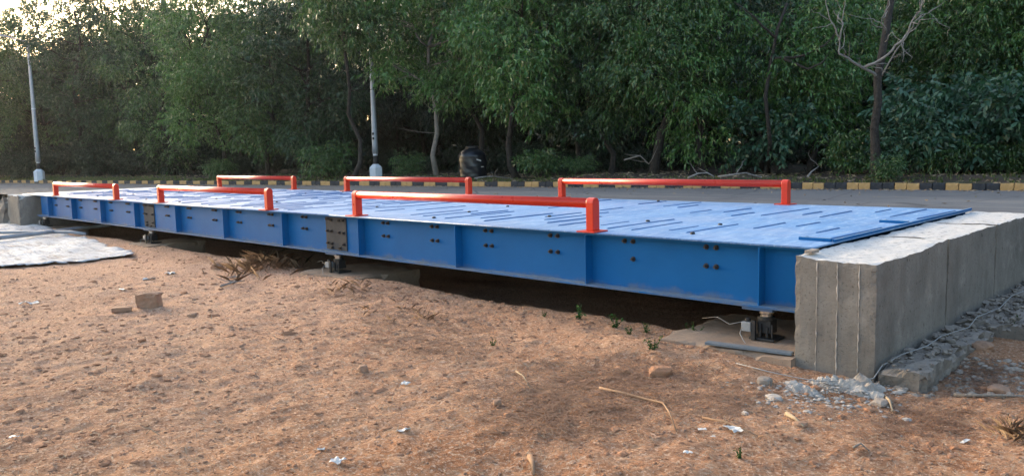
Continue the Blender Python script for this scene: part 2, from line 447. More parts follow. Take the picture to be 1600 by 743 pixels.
def rough_box(x0, x1, y0, y1, z0, z1, step, amp, chip, seed, topamp=0.0):
    """closed box with worn faces, chipped edges and an uneven top"""
    nx, ny, nz = [max(2, int(round((b - a) / step)) + 1) for a, b in ((x0, x1), (y0, y1), (z0, z1))]
    idx, V, F = {}, [], []
    def vid(i, j, k):
        key = (i, j, k)
        if key not in idx: idx[key] = len(V); V.append(key)
        return idx[key]
    def face(fn, na, nb, flip):
        for a in range(na - 1):
            for b in range(nb - 1):
                q = [vid(*fn(a, b)), vid(*fn(a + 1, b)), vid(*fn(a + 1, b + 1)), vid(*fn(a, b + 1))]
                F.append(tuple(q[::-1] if flip else q))
    face(lambda a, b: (a, b, 0), nx, ny, True); face(lambda a, b: (a, b, nz - 1), nx, ny, False)
    face(lambda a, b: (a, 0, b), nx, nz, False); face(lambda a, b: (a, ny - 1, b), nx, nz, True)
    face(lambda a, b: (0, a, b), ny, nz, True); face(lambda a, b: (nx - 1, a, b), ny, nz, False)
    K = np.array(V, float); N = np.array([nx - 1, ny - 1, nz - 1], float)
    lo, hi = np.array([x0, y0, z0]), np.array([x1, y1, z1])
    Pp = lo + (hi - lo) * K / N
    n0 = np.stack([vnoise(Pp * 7 + 31 * a, seed + a) for a in range(3)], -1)
    n1 = np.stack([vnoise(Pp * 26 + 13 * a, seed + 5 + a) for a in range(3)], -1)
    side = np.where(K == 0, -1, np.where(K == N, 1, 0)).astype(float)
    edge = (np.abs(side).sum(1) >= 2)
    Q = Pp + side * (n0 + .5 * n1) * amp
    c = np.clip(vnoise(Pp * 11, seed + 9) + .7 * vnoise(Pp * 37, seed + 11) + .15, 0, 1.2)
    Q -= side * (edge * c * chip)[:, None]
    if topamp:
        tp = K[:, 2] == N[2]
        Q[:, 2] += tp * (fbm(Pp * 9, 4, seed + 20) * topamp)
    return Q, F

# ------------------------------------------------------------------ ground, road, verge
GZ = -.65
def ground_z(x, y):
    x, y = np.asarray(x, float), np.asarray(y, float)
    z = GZ + .020 * fbm(P3(x, y, .7), 4, 3) + .012 * np.abs(fbm(P3(x, y, 3.1), 4, 8)) - .005
    near = 1 - sstep(3.0, 3.6, y)
    z = GZ + (z - GZ) * (.15 + .85 * near)
    z = z - .05 * sstep(.75, .1, np.abs(x - .6)) * sstep(1.2, .2, np.abs(y + .2))          # trampled hollow by the wall foot
    z = z + .05 * np.exp(-((x + .95) / .5) ** 2 - ((y + .55) / .22) ** 2)                  # loose spoil in front of the pad
    z = z + .035 * np.exp(-((x + 4.2) / .8) ** 2 - ((y + .35) / .25) ** 2)
    z = z - .30 * sstep(.06, .42, y) * sstep(3.3, 2.9, y) * sstep(-.1, -.5, x) * sstep(-15.9, -15.4, x)      # ground sunk under the platform to deepen the shade there
    z = z + .011 * fbm(P3(x * .8, y * 2.4, 1.3), 3, 40) * near                            # wheel ruts
    return z
def fine_z(x, y):
    n = fbm(P3(x, y, 9), 4, 21, .6)
    r = 1 - np.abs(fbm(P3(x * .8, y, 5), 3, 27))
    m_ = (1 - sstep(2.6, 3.2, y))
    r2_ = 1 - np.abs(fbm(P3(x, y * 1.3, 13), 3, 33, .6))
    return (.006 * n + .004 * (r - .6) + .010 * (r2_ - .6)) * m_
def axis(segs):
    a = [segs[0][0]]
    for lo, hi, st in segs:
        n = max(1, int(round((hi - lo) / st))); a += list(np.linspace(lo, hi, n + 1)[1:])
    return np.array(a)
gx = axis([(-700, -120, 60), (-120, -30, 6), (-30, -17, .5), (-17, -8, .06), (-8, -4, .035), (-4, 2.2, .021), (2.2, 4, .1), (4, 20, 2), (20, 120, 20), (120, 700, 100)])
gy = axis([(-700, -60, 80), (-60, -10, 5), (-10, -4.6, .3), (-4.6, -1.2, .023), (-1.2, .8, .024), (.8, 3.6, .1), (3.6, 40, 4), (40, 700, 60)])
GX, GY = np.meshgrid(gx, gy)
gd = grid_obj('ground', GX, GY, ground_z(GX, GY) + fine_z(GX, GY), M['ground'])
tag(gd, kind='structure')
def on_ground(u, v, dz=0):
    p = hit(u, v, GZ)
    for _ in range(4): p = hit(u, v, float(ground_z(p[0], p[1])))
    p[2] += dz
    return p

K0, K1 = np.array([-2.61, 17.57]), np.array([-58.0, 9.35])          # two points on the foot of the far kerb
KD = (K0 - K1) / np.linalg.norm(K0 - K1); KN = np.array([-KD[1], KD[0]])
def kp(t, n=0.0): return K0 + KD * t + KN * n                        # t runs to the right, n away from the road
RZ = -.615
a, b = kp(60), kp(-160)
mb = MB(); mb.add([(b[0], 4.1, RZ), (a[0], 4.1, RZ), (a[0], a[1], RZ), (b[0], b[1], RZ)], [(0, 1, 2, 3)])
tag(mb.build('road', M['asphalt']), kind='structure')
tt = axis([(-170, -75, 5), (-75, 12, .35), (12, 70, 6)]); nn = axis([(.14, 3, .3), (3, 14, .7), (14, 120, 10)])
TT, NN = np.meshgrid(tt, nn)
VX = K0[0] + KD[0] * TT + KN[0] * NN; VY = K0[1] + KD[1] * TT + KN[1] * NN
def verge_z(x, y):
    n = (np.asarray(x) - K0[0]) * KN[0] + (np.asarray(y) - K0[1]) * KN[1]
    return -.455 + sstep(.3, 2.0, n) * (.10 + .10 * fbm(P3(x, y, .5), 4, 55)) + .02 * fbm(P3(x, y, 3), 3, 60)
vg = grid_obj('verge', VX, VY, verge_z(VX, VY), M['litter'])
tag(vg, kind='structure')

# painted kerb: every stone a part
kerb = empty('kerb', (K0[0], K0[1], RZ)); kerb['kind'] = 'structure'
rk = random.Random(5)
kang = math.atan2(KD[1], KD[0])
kprot = {}
for c in ('kerb_black', 'kerb_yellow'):
    for s_ in range(4):
        V, F = rough_box(-.142, .142, 0, .15, -.05, .175, .05, .004, .012, 70 + s_)
        o = mesh_obj('kerb_stone', V, F, M[c]); kprot[c, s_] = o.data; bpy.data.objects.remove(o)
for i in range(-200, 9):
    c = 'kerb_black' if (i // 2) % 2 == 0 else 'kerb_yellow'
    o = link(bpy.data.objects.new('kerb_stone', kprot[c, rk.randrange(4)]), kerb)
    t = (i - 7.2) * .294
    o.location = (KD[0] * t, KD[1] * t, rk.uniform(-.012, .008)); o.rotation_euler = (rk.uniform(-.03, .03), rk.uniform(-.02, .02), kang + rk.uniform(-.015, .015))
# loose rubble where the kerb ends at the right
mb = MB()
for i in range(160):
    p = kp(rk.uniform(.55, 3.2), rk.uniform(-.12, .5)); mb.rock((p[0], p[1], RZ + rk.uniform(0, .16)), rk.uniform(.025, .075), 900 + i, .7, 0)
tag(mb.build('rubble', M['stone']), kind='stuff')

# ------------------------------------------------------------------ weighbridge
wb = empty('weighbridge', (-7.95, 1.65, GZ))
tag(wb, 'long blue steel weighbridge platform raised over bare red earth', 'weighbridge')
DW, FD, WY = 3.30, .412, .09
J = [-.06, -5.28, -10.31, -15.72]
stiffX = [-.386, -1.801, -3.286, -4.773, -6.284, -7.754, -9.198, -10.703, -12.171, -13.628, -15.006]
boltX = [-.77, -1.45, -2.18, -2.93, -3.65, -4.40, -5.91, -6.66, -7.45, -8.13, -8.90, -9.64, -11.14, -11.88, -12.61, -13.36, -14.07, -14.75]
def bolt_mb():
    b = MB(); b.tube([(0, 0, 0), (0, -.004, 0)], .019, 10); b.tube([(0, -.004, 0), (0, -.017, 0)], .0145, 6); b.tube([(0, -.017, 0), (0, -.032, 0)], .008, 8)
    return b
bolt_o = bolt_mb().build('bolt', M['bolt']); bolt_me = bolt_o.data; bpy.data.objects.remove(bolt_o)
rb = random.Random(3)
def put(me, name, parent, loc, rot=None):
    o = link(bpy.data.objects.new(name, me), parent); o.location = Vector(loc) - Vector(wloc(parent))
    if rot: o.rotation_euler = rot
    return o
girders = []
for k in range(3):
    x1, x0 = J[k] - .003, J[k + 1] + .003
    g = MB()
    g.box(x0, x1, WY, WY + .010, -.398, -.012)                # web
    g.box(x0, x1, 0.0, .18, -.412, -.398)                      # bottom flange
    g.box(x0, x1, .022, .16, -.026, -.0125)                    # top flange
    go = g.build('girder', M['blue'], wb); girders.append(go)
    for X in stiffX:
        if x0 < X < x1:
            s_ = MB(); s_.box(X - .005, X + .005, .008, WY - .001, -.397, -.027); s_.build('stiffener', M['blue'], go)
    for X in boltX:
        if x0 < X < x1:
            for z in (-.057, -.186):
                for dx in (-.038, .038):
                    if rb.random() < .03: continue
                    put(bolt_me, 'bolt', go, (X + dx, WY, z))
    f_ = MB(); f_.box(x0, x1, DW - WY - .01, DW - WY, -.398, -.012); f_.box(x0, x1, DW - .18, DW, -.412, -.398)
    f_.build('far_girder', M['blue'], wb)
# bolted joint plates
for X in (-5.278, -10.311):
    p = MB(); p.box(X - .192, X + .192, WY - .013, WY - .001, -.385, -.03)
    po = p.build('splice_plate', M['splice'], wb, bevel=.002)
    for z in (-.06, -.19, -.315, -.36):
        for dx in (-.15, -.075, .075, .15):
            if rb.random() < .1 or (z == -.36 and abs(dx) > .1): continue
            put(bolt_me, 'bolt', po, (X + dx, WY - .013, z + rb.uniform(-.006, .006)))
# deck: one plate per module, anti-slip bars welded on
rd = random.Random(11)
bar_me = []
for L in (.30, .42, .55, .75, .95):
    b = MB(); n = 6
    for i in range(n):
        y0, y1 = -L / 2 + L * i / n, -L / 2 + L * (i + 1) / n
    b.tube([(0, -L / 2, -.003), (0, -L / 2 + .02, .0005), (0, L / 2 - .02, .0005), (0, L / 2, -.003)], [.004, .0085, .0085, .004], 6)
    o = b.build('tread_bar', M['bar']); bar_me.append((L, o.data)); bpy.data.objects.remove(o)
stud = MB().lathe([(.018, 0), (.018, .010), (.011, .015)], 8).build('stud', M['bolt']); stud_me = stud.data; bpy.data.objects.remove(stud)
for k in range(3):
    x1, x0 = (J[k] - .002 if k else -.036), (J[k + 1] + .002 if k < 2 else -16.62)
    nx, ny = int((x1 - x0) / .08), 42
    X, Y = np.meshgrid(np.linspace(x0, x1, nx), np.linspace(0, DW, ny))
    W = .003 + .0016 * fbm(P3(X * 1.1, Y * 1.4), 3, 90) + .001 * np.sin(X * 2 * math.pi / .735)
    e = np.minimum(np.minimum(Y, DW - Y) / .3, 1) * np.minimum(np.minimum(X - x0, x1 - X) / .2, 1)
    Z = np.maximum(W, .0002) * np.clip(e, 0, 1)
    i = np.arange(ny * nx).reshape(ny, nx); V = np.stack([X, Y, Z], -1).reshape(-1, 3).tolist()
    F = [tuple(q) for q in np.stack([i[:-1, :-1], i[:-1, 1:], i[1:, 1:], i[1:, :-1]], -1).reshape(-1, 4).tolist()]
    d = MB(); d.add(V, F)
    n0 = len(d.v)
    d.box(x0, x1, 0, DW, -.012, -.0008)
    dk = d.build('deck_plate', M['deck'], wb, smooth=True)
    rows = np.arange(x1 - .10 if k == 0 else x1 - .2, max(x0, -15.8) + .1, -.235 if k == 0 else -.205)
    for r_i, xr in enumerate(rows):
        for (ya, yb) in (((.3, 1.5), (1.75, 3.1)) if k == 0 else ((.15, 1.1), (1.1, 2.1), (2.1, 3.15))):
            if rd.random() < .07: continue
            L, me = rd.choice(bar_me[1:])
            y = min(max(rd.uniform(ya, yb), ya + L / 2 - .05), yb - L / 2 + .05)
            put(me, 'tread_bar', dk, (xr + rd.uniform(-.04, .04), y, .002), (0, 0, rd.uniform(-.03, .03)))
    for i_ in range(9):
        put(stud_me, 'stud', dk, (rd.uniform(max(x0, -15.6) + .2, x1 - .2), rd.choice((.25, .9, 1.65, 2.4, 3.05)) + rd.uniform(-.04, .04), .003))
lip = MB(); lip.box(-.050, -.030, .33, 3.29, .001, .017); lip.build('end_lip', M['blue'], wb, bevel=.003)
for y in (.335, 1.74):
    s_ = MB(); s_.box(-.27, -.056, y - .014, y + .014, .001, .022); so_ = s_.build('stop_bar', M['blue'], wb, bevel=.003)
    h = MB().lathe([(.017, 0), (.017, .016), (.008, .022)], 8, (-.235, y + .035, .001)); h.build('bolt', M['blue'], so_)
# load cells between flange and pad
def load_cell(X):
    y = .10
    body = MB(); body.box(X - .015, X + .075, y - .04, y + .05, -.585, -.50); body.box(X - .06, X + .115, y - .075, y + .09, -.628, -.612)
    body.box(X + .0, X + .018, y - .058, y - .041, -.611, -.52); body.box(X + .045, X + .062, y - .052, y - .041, -.611, -.54)
    body.tube([(X + .09, y - .05, -.612), (X + .09, y - .05, -.52)], .008, 6); body.tube([(X - .035, y + .03, -.612), (X - .035, y + .03, -.52)], .008, 6)
    lc = body.build('load_cell', M['steel'], wb, bevel=.004)
    t = MB(); t.box(X - .10, X + .11, y - .09, y + .08, -.432, -.413); t.build('top_plate', M['blue'], lc, bevel=.002)
    p = MB().lathe([(.038, -.476), (.038, -.462), (.047, -.455), (.047, -.440), (.04, -.4325)], 16, (X + .03, y - .01, 0)); p.build('rocker_pin', M['chrome'], lc, smooth=False)
    p = MB().lathe([(.054, -.498), (.054, -.477)], 16, (X + .03, y - .01, 0)); p.build('collar', M['steel'], lc)
    j = MB(); j.box(X - .10, X - .035, y - .10, y - .035, -.575, -.513); jb = j.build('terminal_box', M['greybox'], lc, bevel=.004)
    j = MB().lathe([(.019, -.5125), (.019, -.495), (.010, -.488)], 10, (X - .068, y - .068, 0)); j.build('cable_gland', M['steel'], lc)
    for sx in (-.035,):
        l = MB(); l.box(X + sx, X + sx + .03, y - .095, y - .077, -.628, -.50); l.build('bracket', M['steel'], lc, bevel=.002)
    w = MB().tube([(X - .09, y - .105, -.55), (X - .08, y - .15, -.58), (X - .05, y - .16, -.62), (X + .01, y - .21, -.645)], .0028, 6); w.build('wire', M['cable'], lc, smooth=True)
    w = MB().tube([(X - .10, y - .05, -.52), (X - .22, y - .03, -.56), (X - .33, y, -.53), (X - .46, y + .03, -.56)], .0025, 6); w.build('wire', M['cable'], lc, smooth=True)
for X in (-.40, -5.30, -10.30, -15.55): load_cell(X)

# concrete pads under the cells
padlab = ['weathered concrete pad under the support nearest the big end wall', 'flat concrete pad under the joint with the darker bolted plate nearer the camera',
          'small concrete pad under the joint by the tip of the white sheet', 'small concrete pad beside the far end block']
for i, (X, x0, x1) in enumerate(((-.40, -.98, -.02), (-5.30, -5.75, -4.72), (-10.3, -10.7, -9.9), (-15.55, -15.85, -15.1))):
    V, F = rough_box(x0, x1, -.30 if i == 0 else -.14, .75, -1.0, -.630, .06, .006, .03, 120 + i, .004)
    tag(mesh_obj('concrete_pad', V, F, M['conc_pad']), padlab[i], 'concrete pad', 'pads under the load cells')
s_ = MB()
s_.obox(((-.527 - .069) / 2 - .02, -.245, -.612), (.27, .028, .008), Matrix.Rotation(R(8), 3, 'Z'))
tag(s_.build('steel_strip', M['rustyblue'], bevel=.002), 'flat blue-grey steel strip lying in front of the nearest support', 'steel strip')

# low retaining wall along the far side
V, F = rough_box(-15.8, -.02, 3.36, 3.54, -.75, -.035, .12, .006, .012, 140, .006)
tag(mesh_obj('concrete_wall', V, F, M['conc_rough']), 'low pale concrete wall running behind the far edge of the deck', 'wall')

# ------------------------------------------------------------------ end walls
ew = empty('concrete_wall', (.21, 1.9, -.72))
tag(ew, 'thick grey concrete end wall in the right foreground with pale broken top', 'wall')
for i, (y0, y1) in enumerate(((-.24, .985), (1.018, 2.155), (2.185, 3.36))):
    V, F = rough_box(-.028, .43, y0, y1, -.78, -.022, .030, .0016, .006, 200 + 7 * i, .005)
    if i == 0:      # the worn top sinks towards the front corner
        top = V[:, 2] > -.06
        V[:, 2] -= top * .018 * sstep(.75, .5, V[:, 1]) * sstep(-.02, .1, V[:, 0])
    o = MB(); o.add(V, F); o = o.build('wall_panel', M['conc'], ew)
    if i == 0:
        for u in (1276, 1308, 1342):
            d_ = RT * (u - 800) / FPX + UP * (371.5 - 480) / FPX + FW; xs = (CAM + d_ * (-.24 - CAM[1]) / d_[1])[0]
            zz = np.linspace(-.70, -.05, 34); rj = np.random.default_rng(u)
            q = MB(); q.tube([(xs + rj.normal(0, .0015), -.243, z) for z in zz], [max(.001, .0026 + rj.normal(0, .002)) for z in zz], 6)
            q.build('form_seam', M['rubble'], o)
V, F = rough_box(.0, .045, 0, .10, 0, .018, .02, .002, .006, 260)
tag(mesh_obj('concrete_chip', V + np.array([.0, -.185, -.014]), F, M['stone_grey']), 'flat grey chip lying on the near top corner of the end wall', 'chip')
# low footing along its base
ft = empty('concrete_footing', (.6, .5, -.75))
tag(ft, 'low broken concrete footing along the base of the big end wall', 'footing')
for i, (x1, y0, y1, z1) in enumerate(((.69, -.25, 1.12, -.605), (.86, 1.16, 3.2, -.58))):
    V, F = rough_box(.436, x1, y0, y1, -.85, z1, .028, .016, .06, 280 + i * 9, .022)
    o = MB(); o.add(V, F); o.build('footing_block', M['conc_foot'], ft)
fr = random.Random(19); mb = MB()
for k in range(700):
    x, y = fr.uniform(.45, .86), fr.uniform(-.25, 3.1); r_ = fr.choice((.005, .008, .012, .018, .028))
    if x > .66 and y < 1.1: continue
    mb.rock((x, y, (-.60 if y < 1.14 else -.575) + r_ * .35 + fr.uniform(-.004, .01)), r_, 2400 + k, .6, 0)
tag(mb.build('rubble', M['conc_foot']), kind='stuff')

lw = empty('concrete_wall', (-16.4, 1.6, -.72))
tag(lw, 'grey concrete end block at the far left end of the blue platform', 'wall')
V, F = rough_box(-16.75, -15.93, -.25, 3.4, -.8, -.018, .07, .007, .03, 310, .012)
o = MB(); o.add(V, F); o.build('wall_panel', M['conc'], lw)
rp = MB(); V, F = rough_box(-21.5, -16.77, -.30, 3.3, -.8, -.05, .13, .05, .12, 330, .05)
V[:, 2] = np.where(V[:, 2] > -.4, V[:, 2] - .12 * (-16.77 - V[:, 0]), V[:, 2])
rp.add(V, F); tag(rp.build('earth_ramp', M['conc_rough']), 'rough stony ramp behind the left end block', 'ramp')

# ------------------------------------------------------------------ red guard rails
def guard_rail(xa, xb):
    """xa < xb : outer faces of the posts, deck edge at y=0 (local)"""
    root = empty('guard_rail', ((xa + xb) / 2, .05, .0))
    H, rr = .258, .040
    for x in (xa + .035, xb - .035):
        prof = [(-rr, .011), (rr, .011)] + [(rr * math.cos(t), H - rr + rr * math.sin(t)) for t in np.linspace(0, math.pi, 11)]
        p = MB(); p.prismx([(y + .05, z) for y, z in prof], x - .034, x + .034)
        p.build('post', M['red'], root, bevel=.004)
        b = MB(); b.box(x - .085, x + .085, -.045, .125, .0015, .0115); bo = b.build('base_plate', M['red'], root, bevel=.002)
    t = MB(); t.tube([(xa + .066, .05, H - rr - .002), (xb - .066, .05, H - rr - .002)], .0375, 20)
    t.build('tube', M['red'], root, smooth=True)
    return root
rails = [(-4.86, -1.72), (-9.79, -6.59), (-14.62, -11.48)]
labs = ['near-side red guard rail, the longest in view, at the right end of the deck edge', 'near-side red guard rail on the middle part of the deck edge', 'near-side red guard rail closest to the left end block',
        'far-side red guard rail in front of the kerb, rightmost at the back of the deck', 'far-side red guard rail in front of the white pedestal and black tank', 'far-side red guard rail, leftmost along the back edge of the deck']
for i, (a, b) in enumerate(rails):
    r_ = guard_rail(a, b); tag(r_, labs[i], 'guard rail', 'red guard rails along the deck edges')
    f_ = dup_tree(r_, loc=(r_.location.x, DW - .05, 0)); f_['label'] = labs[3 + i]


# ------------------------------------------------------------------ lamp posts, tank
def lamp_post(base, h, rad, arm, label):
    root = empty('lamp_post', tuple(base)); tag(root, label, 'lamp post', 'street lamps along the far verge')
    x, y, z = base
    p = MB().lathe([(.30, -.1), (.30, .50), (.27, .54), (.13, .66)], 6, (x, y, z), R(20)); p.build('pedestal', M['whitewash'], root)
    p = MB().lathe([(.105, .60), (.10, 1.02)], 14, (x, y, z)); p.build('black_band', M['blackpaint'], root, smooth=False)
    p = MB().lathe([(.10, 1.02), (.098, 1.10)], 14, (x, y, z)); p.build('white_ring', M['whitewash'], root)
    n = 14
    p = MB().lathe([(rad * 1.25 - (rad * .6) * k / n, 1.10 + (h - 1.10) * k / n) for k in range(n + 1)], 14, (x, y, z)); po = p.build('pole', M['galv'], root, smooth=True)
    for zz in (1.75, 1.95):
        q = MB(); q.obox((x + .6 * rad, y - 1.16 * rad, z + zz), (.03, .03, .05), Matrix.Identity(3)); q.build('access_hole', M['blackpaint'], po)
    q = MB().lathe([(rad * .98, 4.3), (rad * 1.06, 4.32), (rad * 1.06, 4.36), (rad * .96, 4.38)], 14, (x, y, z)); q.build('joint_ring', M['whitewash'], po)
    dx, dy = arm
    top = Vector((x, y, z + h)); e = top + Vector((dx, dy, .22))
    p = MB().tube([top + Vector((0, 0, -.35)), top, top.lerp(e, .25), e], .045, 8); p.build('arm', M['galv'], root, smooth=True)
    p = MB(); d = Vector((dx, dy, 0)).normalized(); w = Vector((-d.y, d.x, 0))
    c = e + d * .25
    p.obox(c, (.36, .12, .05), Matrix((d, w, Vector((0, 0, 1)))).transposed()); p.build('lamp_head', M['galv'], root, bevel=.03)
    return root
pL = at(62, 281, 49.5); pC = at(588, 279, 34.5)
pL[2], pC[2] = -.42, -.44
lamp_post(pL, 8.35, .11, (.18, -1.25), 'street lamp with bent arm and white pedestal at far left')
lamp_post(pC, 6.6, .10, (.15, -1.1), 'street lamp whose top disappears into foliage, white pedestal behind a red rail')

tp = at(739, 279, 31.5); tp[2] = -.42
tank = empty('water_tank', tuple(tp)); tag(tank, 'black wrapped plastic water tank standing on the verge beyond the kerb', 'water tank')
def tmat():
    t = NT('black_plastic'); t.color((.007, .009, .014)); t.set(Roughness=.28, Specular_IOR_Level=.5)
    t.bump(t.noise(2.0, 3, .5, (1, 1, 2.0), 1.5), .2, .05); return t.m
M['tank'] = tmat()
V, F = [], []
mb = MB(); n = 40
prof = [(.50, 0), (.545, .05)] + [(.55 + .003 * math.sin(k * 1.9), .05 + .85 * k / 14) for k in range(15)] + [(.53, .96), (.47, 1.05), (.36, 1.13), (.24, 1.19), (.22, 1.20)]
mb.lathe(prof, n, tuple(tp))
V = np.array(mb.v); cxy = V[:, :2] - tp[:2]; ang = np.arctan2(cxy[:, 1], cxy[:, 0]); zz = V[:, 2] - tp[2]
fold = .010 * np.sin(ang * 7 + zz * 13 + 1.5 * vnoise(np.stack([ang, zz * 2, 0 * zz], -1) * 1.5, 5)) * sstep(.05, .25, zz) * sstep(1.02, .9, zz)
V[:, :2] += cxy / np.maximum(np.linalg.norm(cxy, axis=1, keepdims=True), 1e-6) * fold[:, None]
mb.v = [tuple(p) for p in V]; tb = mb.build('body', M['tank'], tank, smooth=True)
l = MB().lathe([(.25, 1.19), (.26, 1.21), (.26, 1.26), (.22, 1.285), (.06, 1.30)], 28, tuple(tp)); l.build('lid', M['tank'], tank, smooth=False, bevel=.006)
dcam = np.array([CAM[0] - tp[0], CAM[1] - tp[1]]); ac = math.atan2(dcam[1], dcam[0])
def patch(a0, a1, z0, z1, name, mat, r=.578, slope=0, parent=tank):
    q = MB(); n = 8; v = []; f = []
    for k in range(n + 1):
        a = ac + a0 + (a1 - a0) * k / n
        for zq in (z0, z1): v.append((tp[0] + r * math.cos(a), tp[1] + r * math.sin(a), tp[2] + zq + slope * k / n))
    f = [(2 * k, 2 * k + 2, 2 * k + 3, 2 * k + 1) for k in range(n)]
    q.add(v, f); return q.build(name, mat, parent)
patch(.28, .62, .74, .79, 'label_strip', M['plastic'], slope=-.06)
patch(.60, .86, .46, .49, 'label_strip', M['plastic'])
mb = MB()
for k in range(14):
    a = ac - .55 + k * .06; mb.rock((tp[0] + .72 * math.cos(a), tp[1] + .72 * math.sin(a), tp[2] + .02), rk.uniform(.03, .07), 40 + k, .6, 0)
tag(mb.build('rubble', M['rubble']), kind='stuff')

# ------------------------------------------------------------------ vegetation
def leaf_quads(C, D, L, W, rng, droop=.25):
    """C leaf bases (n,3), D directions, L lengths, W widths -> diamond leaves"""
    n = len(C)
    D = D / np.linalg.norm(D, axis=1, keepdims=True)
    S = np.cross(D, rng.normal(size=(n, 3))); S /= np.linalg.norm(S, axis=1, keepdims=True) + 1e-9
    N = np.cross(D, S)
    Lc, Wc = L[:, None], W[:, None]
    mid = C + D * Lc * .45
    V = np.stack([C, mid + S * Wc * .5 + N * Wc * .12, C + D * Lc - np.array([0, 0, 1]) * Lc * droop, mid - S * Wc * .5 + N * Wc * .12], 1)
    return V.reshape(-1, 3)
def lobe_leaves(lobes, rng, per=260, L=.16, W=.036, hang=.8, m_=9):
    """lobes: (centre, rx, rz). Each lobe is a bunch of leafy sprays; twigs arch out of them and carry drooping leaves."""
    out = []
    for c, rx, rz in lobes:
        nt = max(6, int(per * rx * rx * .9)); ns = max(4, int(9 + 5 * rx))
        sp = rng.normal(size=(ns, 3)); sp /= np.linalg.norm(sp, axis=1, keepdims=True)
        sc_ = sp * (rng.uniform(.25, 1, ns) ** .5)[:, None] * [rx, rx, rz]
        w = rng.uniform(.35, 1.6, ns); k = rng.choice(ns, nt, p=w / w.sum())
        o = rng.normal(size=(nt, 3)) * [.25, .25, .17] * (.55 + .45 * rx)
        q = sc_[k] + o + c
        d = sp[k] * [1, 1, .4] * .8 + o * 1.6 + rng.normal(size=(nt, 3)) * .3; d[:, 2] -= .05
        d /= np.linalg.norm(d, axis=1, keepdims=True)
        tl = rng.uniform(.22, .5, nt)
        for k in range(m_):
            s_ = (k + rng.uniform(0, 1, nt)) / m_
            b = q + d * (tl * s_)[:, None]; b[:, 2] -= hang * .5 * tl * s_ ** 2
            ld = d * .5 + rng.normal(size=(nt, 3)) * .5; ld[:, 2] -= hang * (.35 + .7 * s_)
            out.append(leaf_quads(b, ld, L * rng.uniform(.65, 1.3, nt), W * rng.uniform(.7, 1.3, nt), rng))
    return np.concatenate(out)
def wob(a, b, n, amp, rn, sag=0):
    a, b = Vector(a), Vector(b); d = (b - a).length; pts = []
    off = Vector((0, 0, 0))
    for k in range(n + 1):
        t = k / n
        if 0 < k < n: off = off * .6 + Vector((rn.gauss(0, 1), rn.gauss(0, 1), rn.gauss(0, .5))) * amp * d * .5
        pts.append(a.lerp(b, t) + (off if 0 < k < n else Vector((0, 0, 0))) + Vector((0, 0, -sag * d * math.sin(math.pi * t))))
    return pts
def build_tree(base, top, lobes, mat, seed, name='tree', r0=.12, per=260, L=.16, W=.052, bark='bark', bare=3):
    """trunk from base to top, one limb to every lobe; local coordinates about base"""
    rn = random.Random(seed); rng = np.random.default_rng(seed)
    root = empty(name, tuple(base))
    base, top = np.array(base, float), np.array(top, float)
    t = MB(); path = wob((0, 0, -.15), top - base, 8, .05, rn)
    n = len(path); t.tube(path, [r0 * (1.25 if k == 0 else 1) * (1 - .62 * k / n) for k in range(n)], 9)
    for c, rx, rz in lobes:
        c = np.array(c) - base
        j = min(range(2, n), key=lambda k: (Vector(c) - path[k]).length + (0 if path[k].z < c[2] - .25 else 3))
        lp = wob(path[j], c, 5, .08, rn); rl = min(r0 * .42, .022 + .022 * (Vector(c) - path[j]).length)
        t.tube(lp, [rl * (1 - .7 * k / 5) for k in range(6)], 6)
        for q in range(3):
            e = Vector(c) + Vector((rn.gauss(0, .55) * rx, rn.gauss(0, .55) * rx, rn.gauss(0, .45) * rz))
            t.tube(wob(lp[3], e, 4, .10, rn), [rl * .45, rl * .36, rl * .28, rl * .2, .004], 5)
    for q in range(bare):                                   # thin dead side branches low on the trunk
        k = rn.randrange(2, 5); a = rn.uniform(0, 6.28); ll = rn.uniform(.6, 1.7)
        t.tube(wob(path[k], path[k] + Vector((math.cos(a) * ll, math.sin(a) * ll, rn.uniform(-.2, .7))), 4, .1, rn), [.018, .014, .011, .008, .004], 5)
    t.build('trunk', M[bark], root, smooth=True, off=(0, 0, 0))
    LV = lobe_leaves([(np.array(c) - base, rx, rz) for c, rx, rz in lobes], rng, per, L, W, .65)
    fast_mesh('crown', LV, 4, M[mat], root)
    return root
def auto_lobes(base, h, spread, low, n, rng, r=(.75, 1.35)):
    out = []
    for k in range(n):
        f = (k + .5) / n
        z = base[2] + low + (h - low) * f ** .9
        w = spread * (.55 + .6 * math.sin(math.pi * min(1, f * .95 + .05))) * (1 if f < .8 else .7)
        a = k * 2.4 + rng.uniform(-.5, .5); q = w * rng.uniform(.35, 1) ** .6
        rr = rng.uniform(*r)
        out.append(((base[0] + q * math.cos(a), base[1] + q * math.sin(a), z), rr, rr * rng.uniform(.65, .95)))
    return out
def verge_at(u, d):
    p = at(u, 280, d); p[2] = float(verge_z(p[0], p[1])); return p

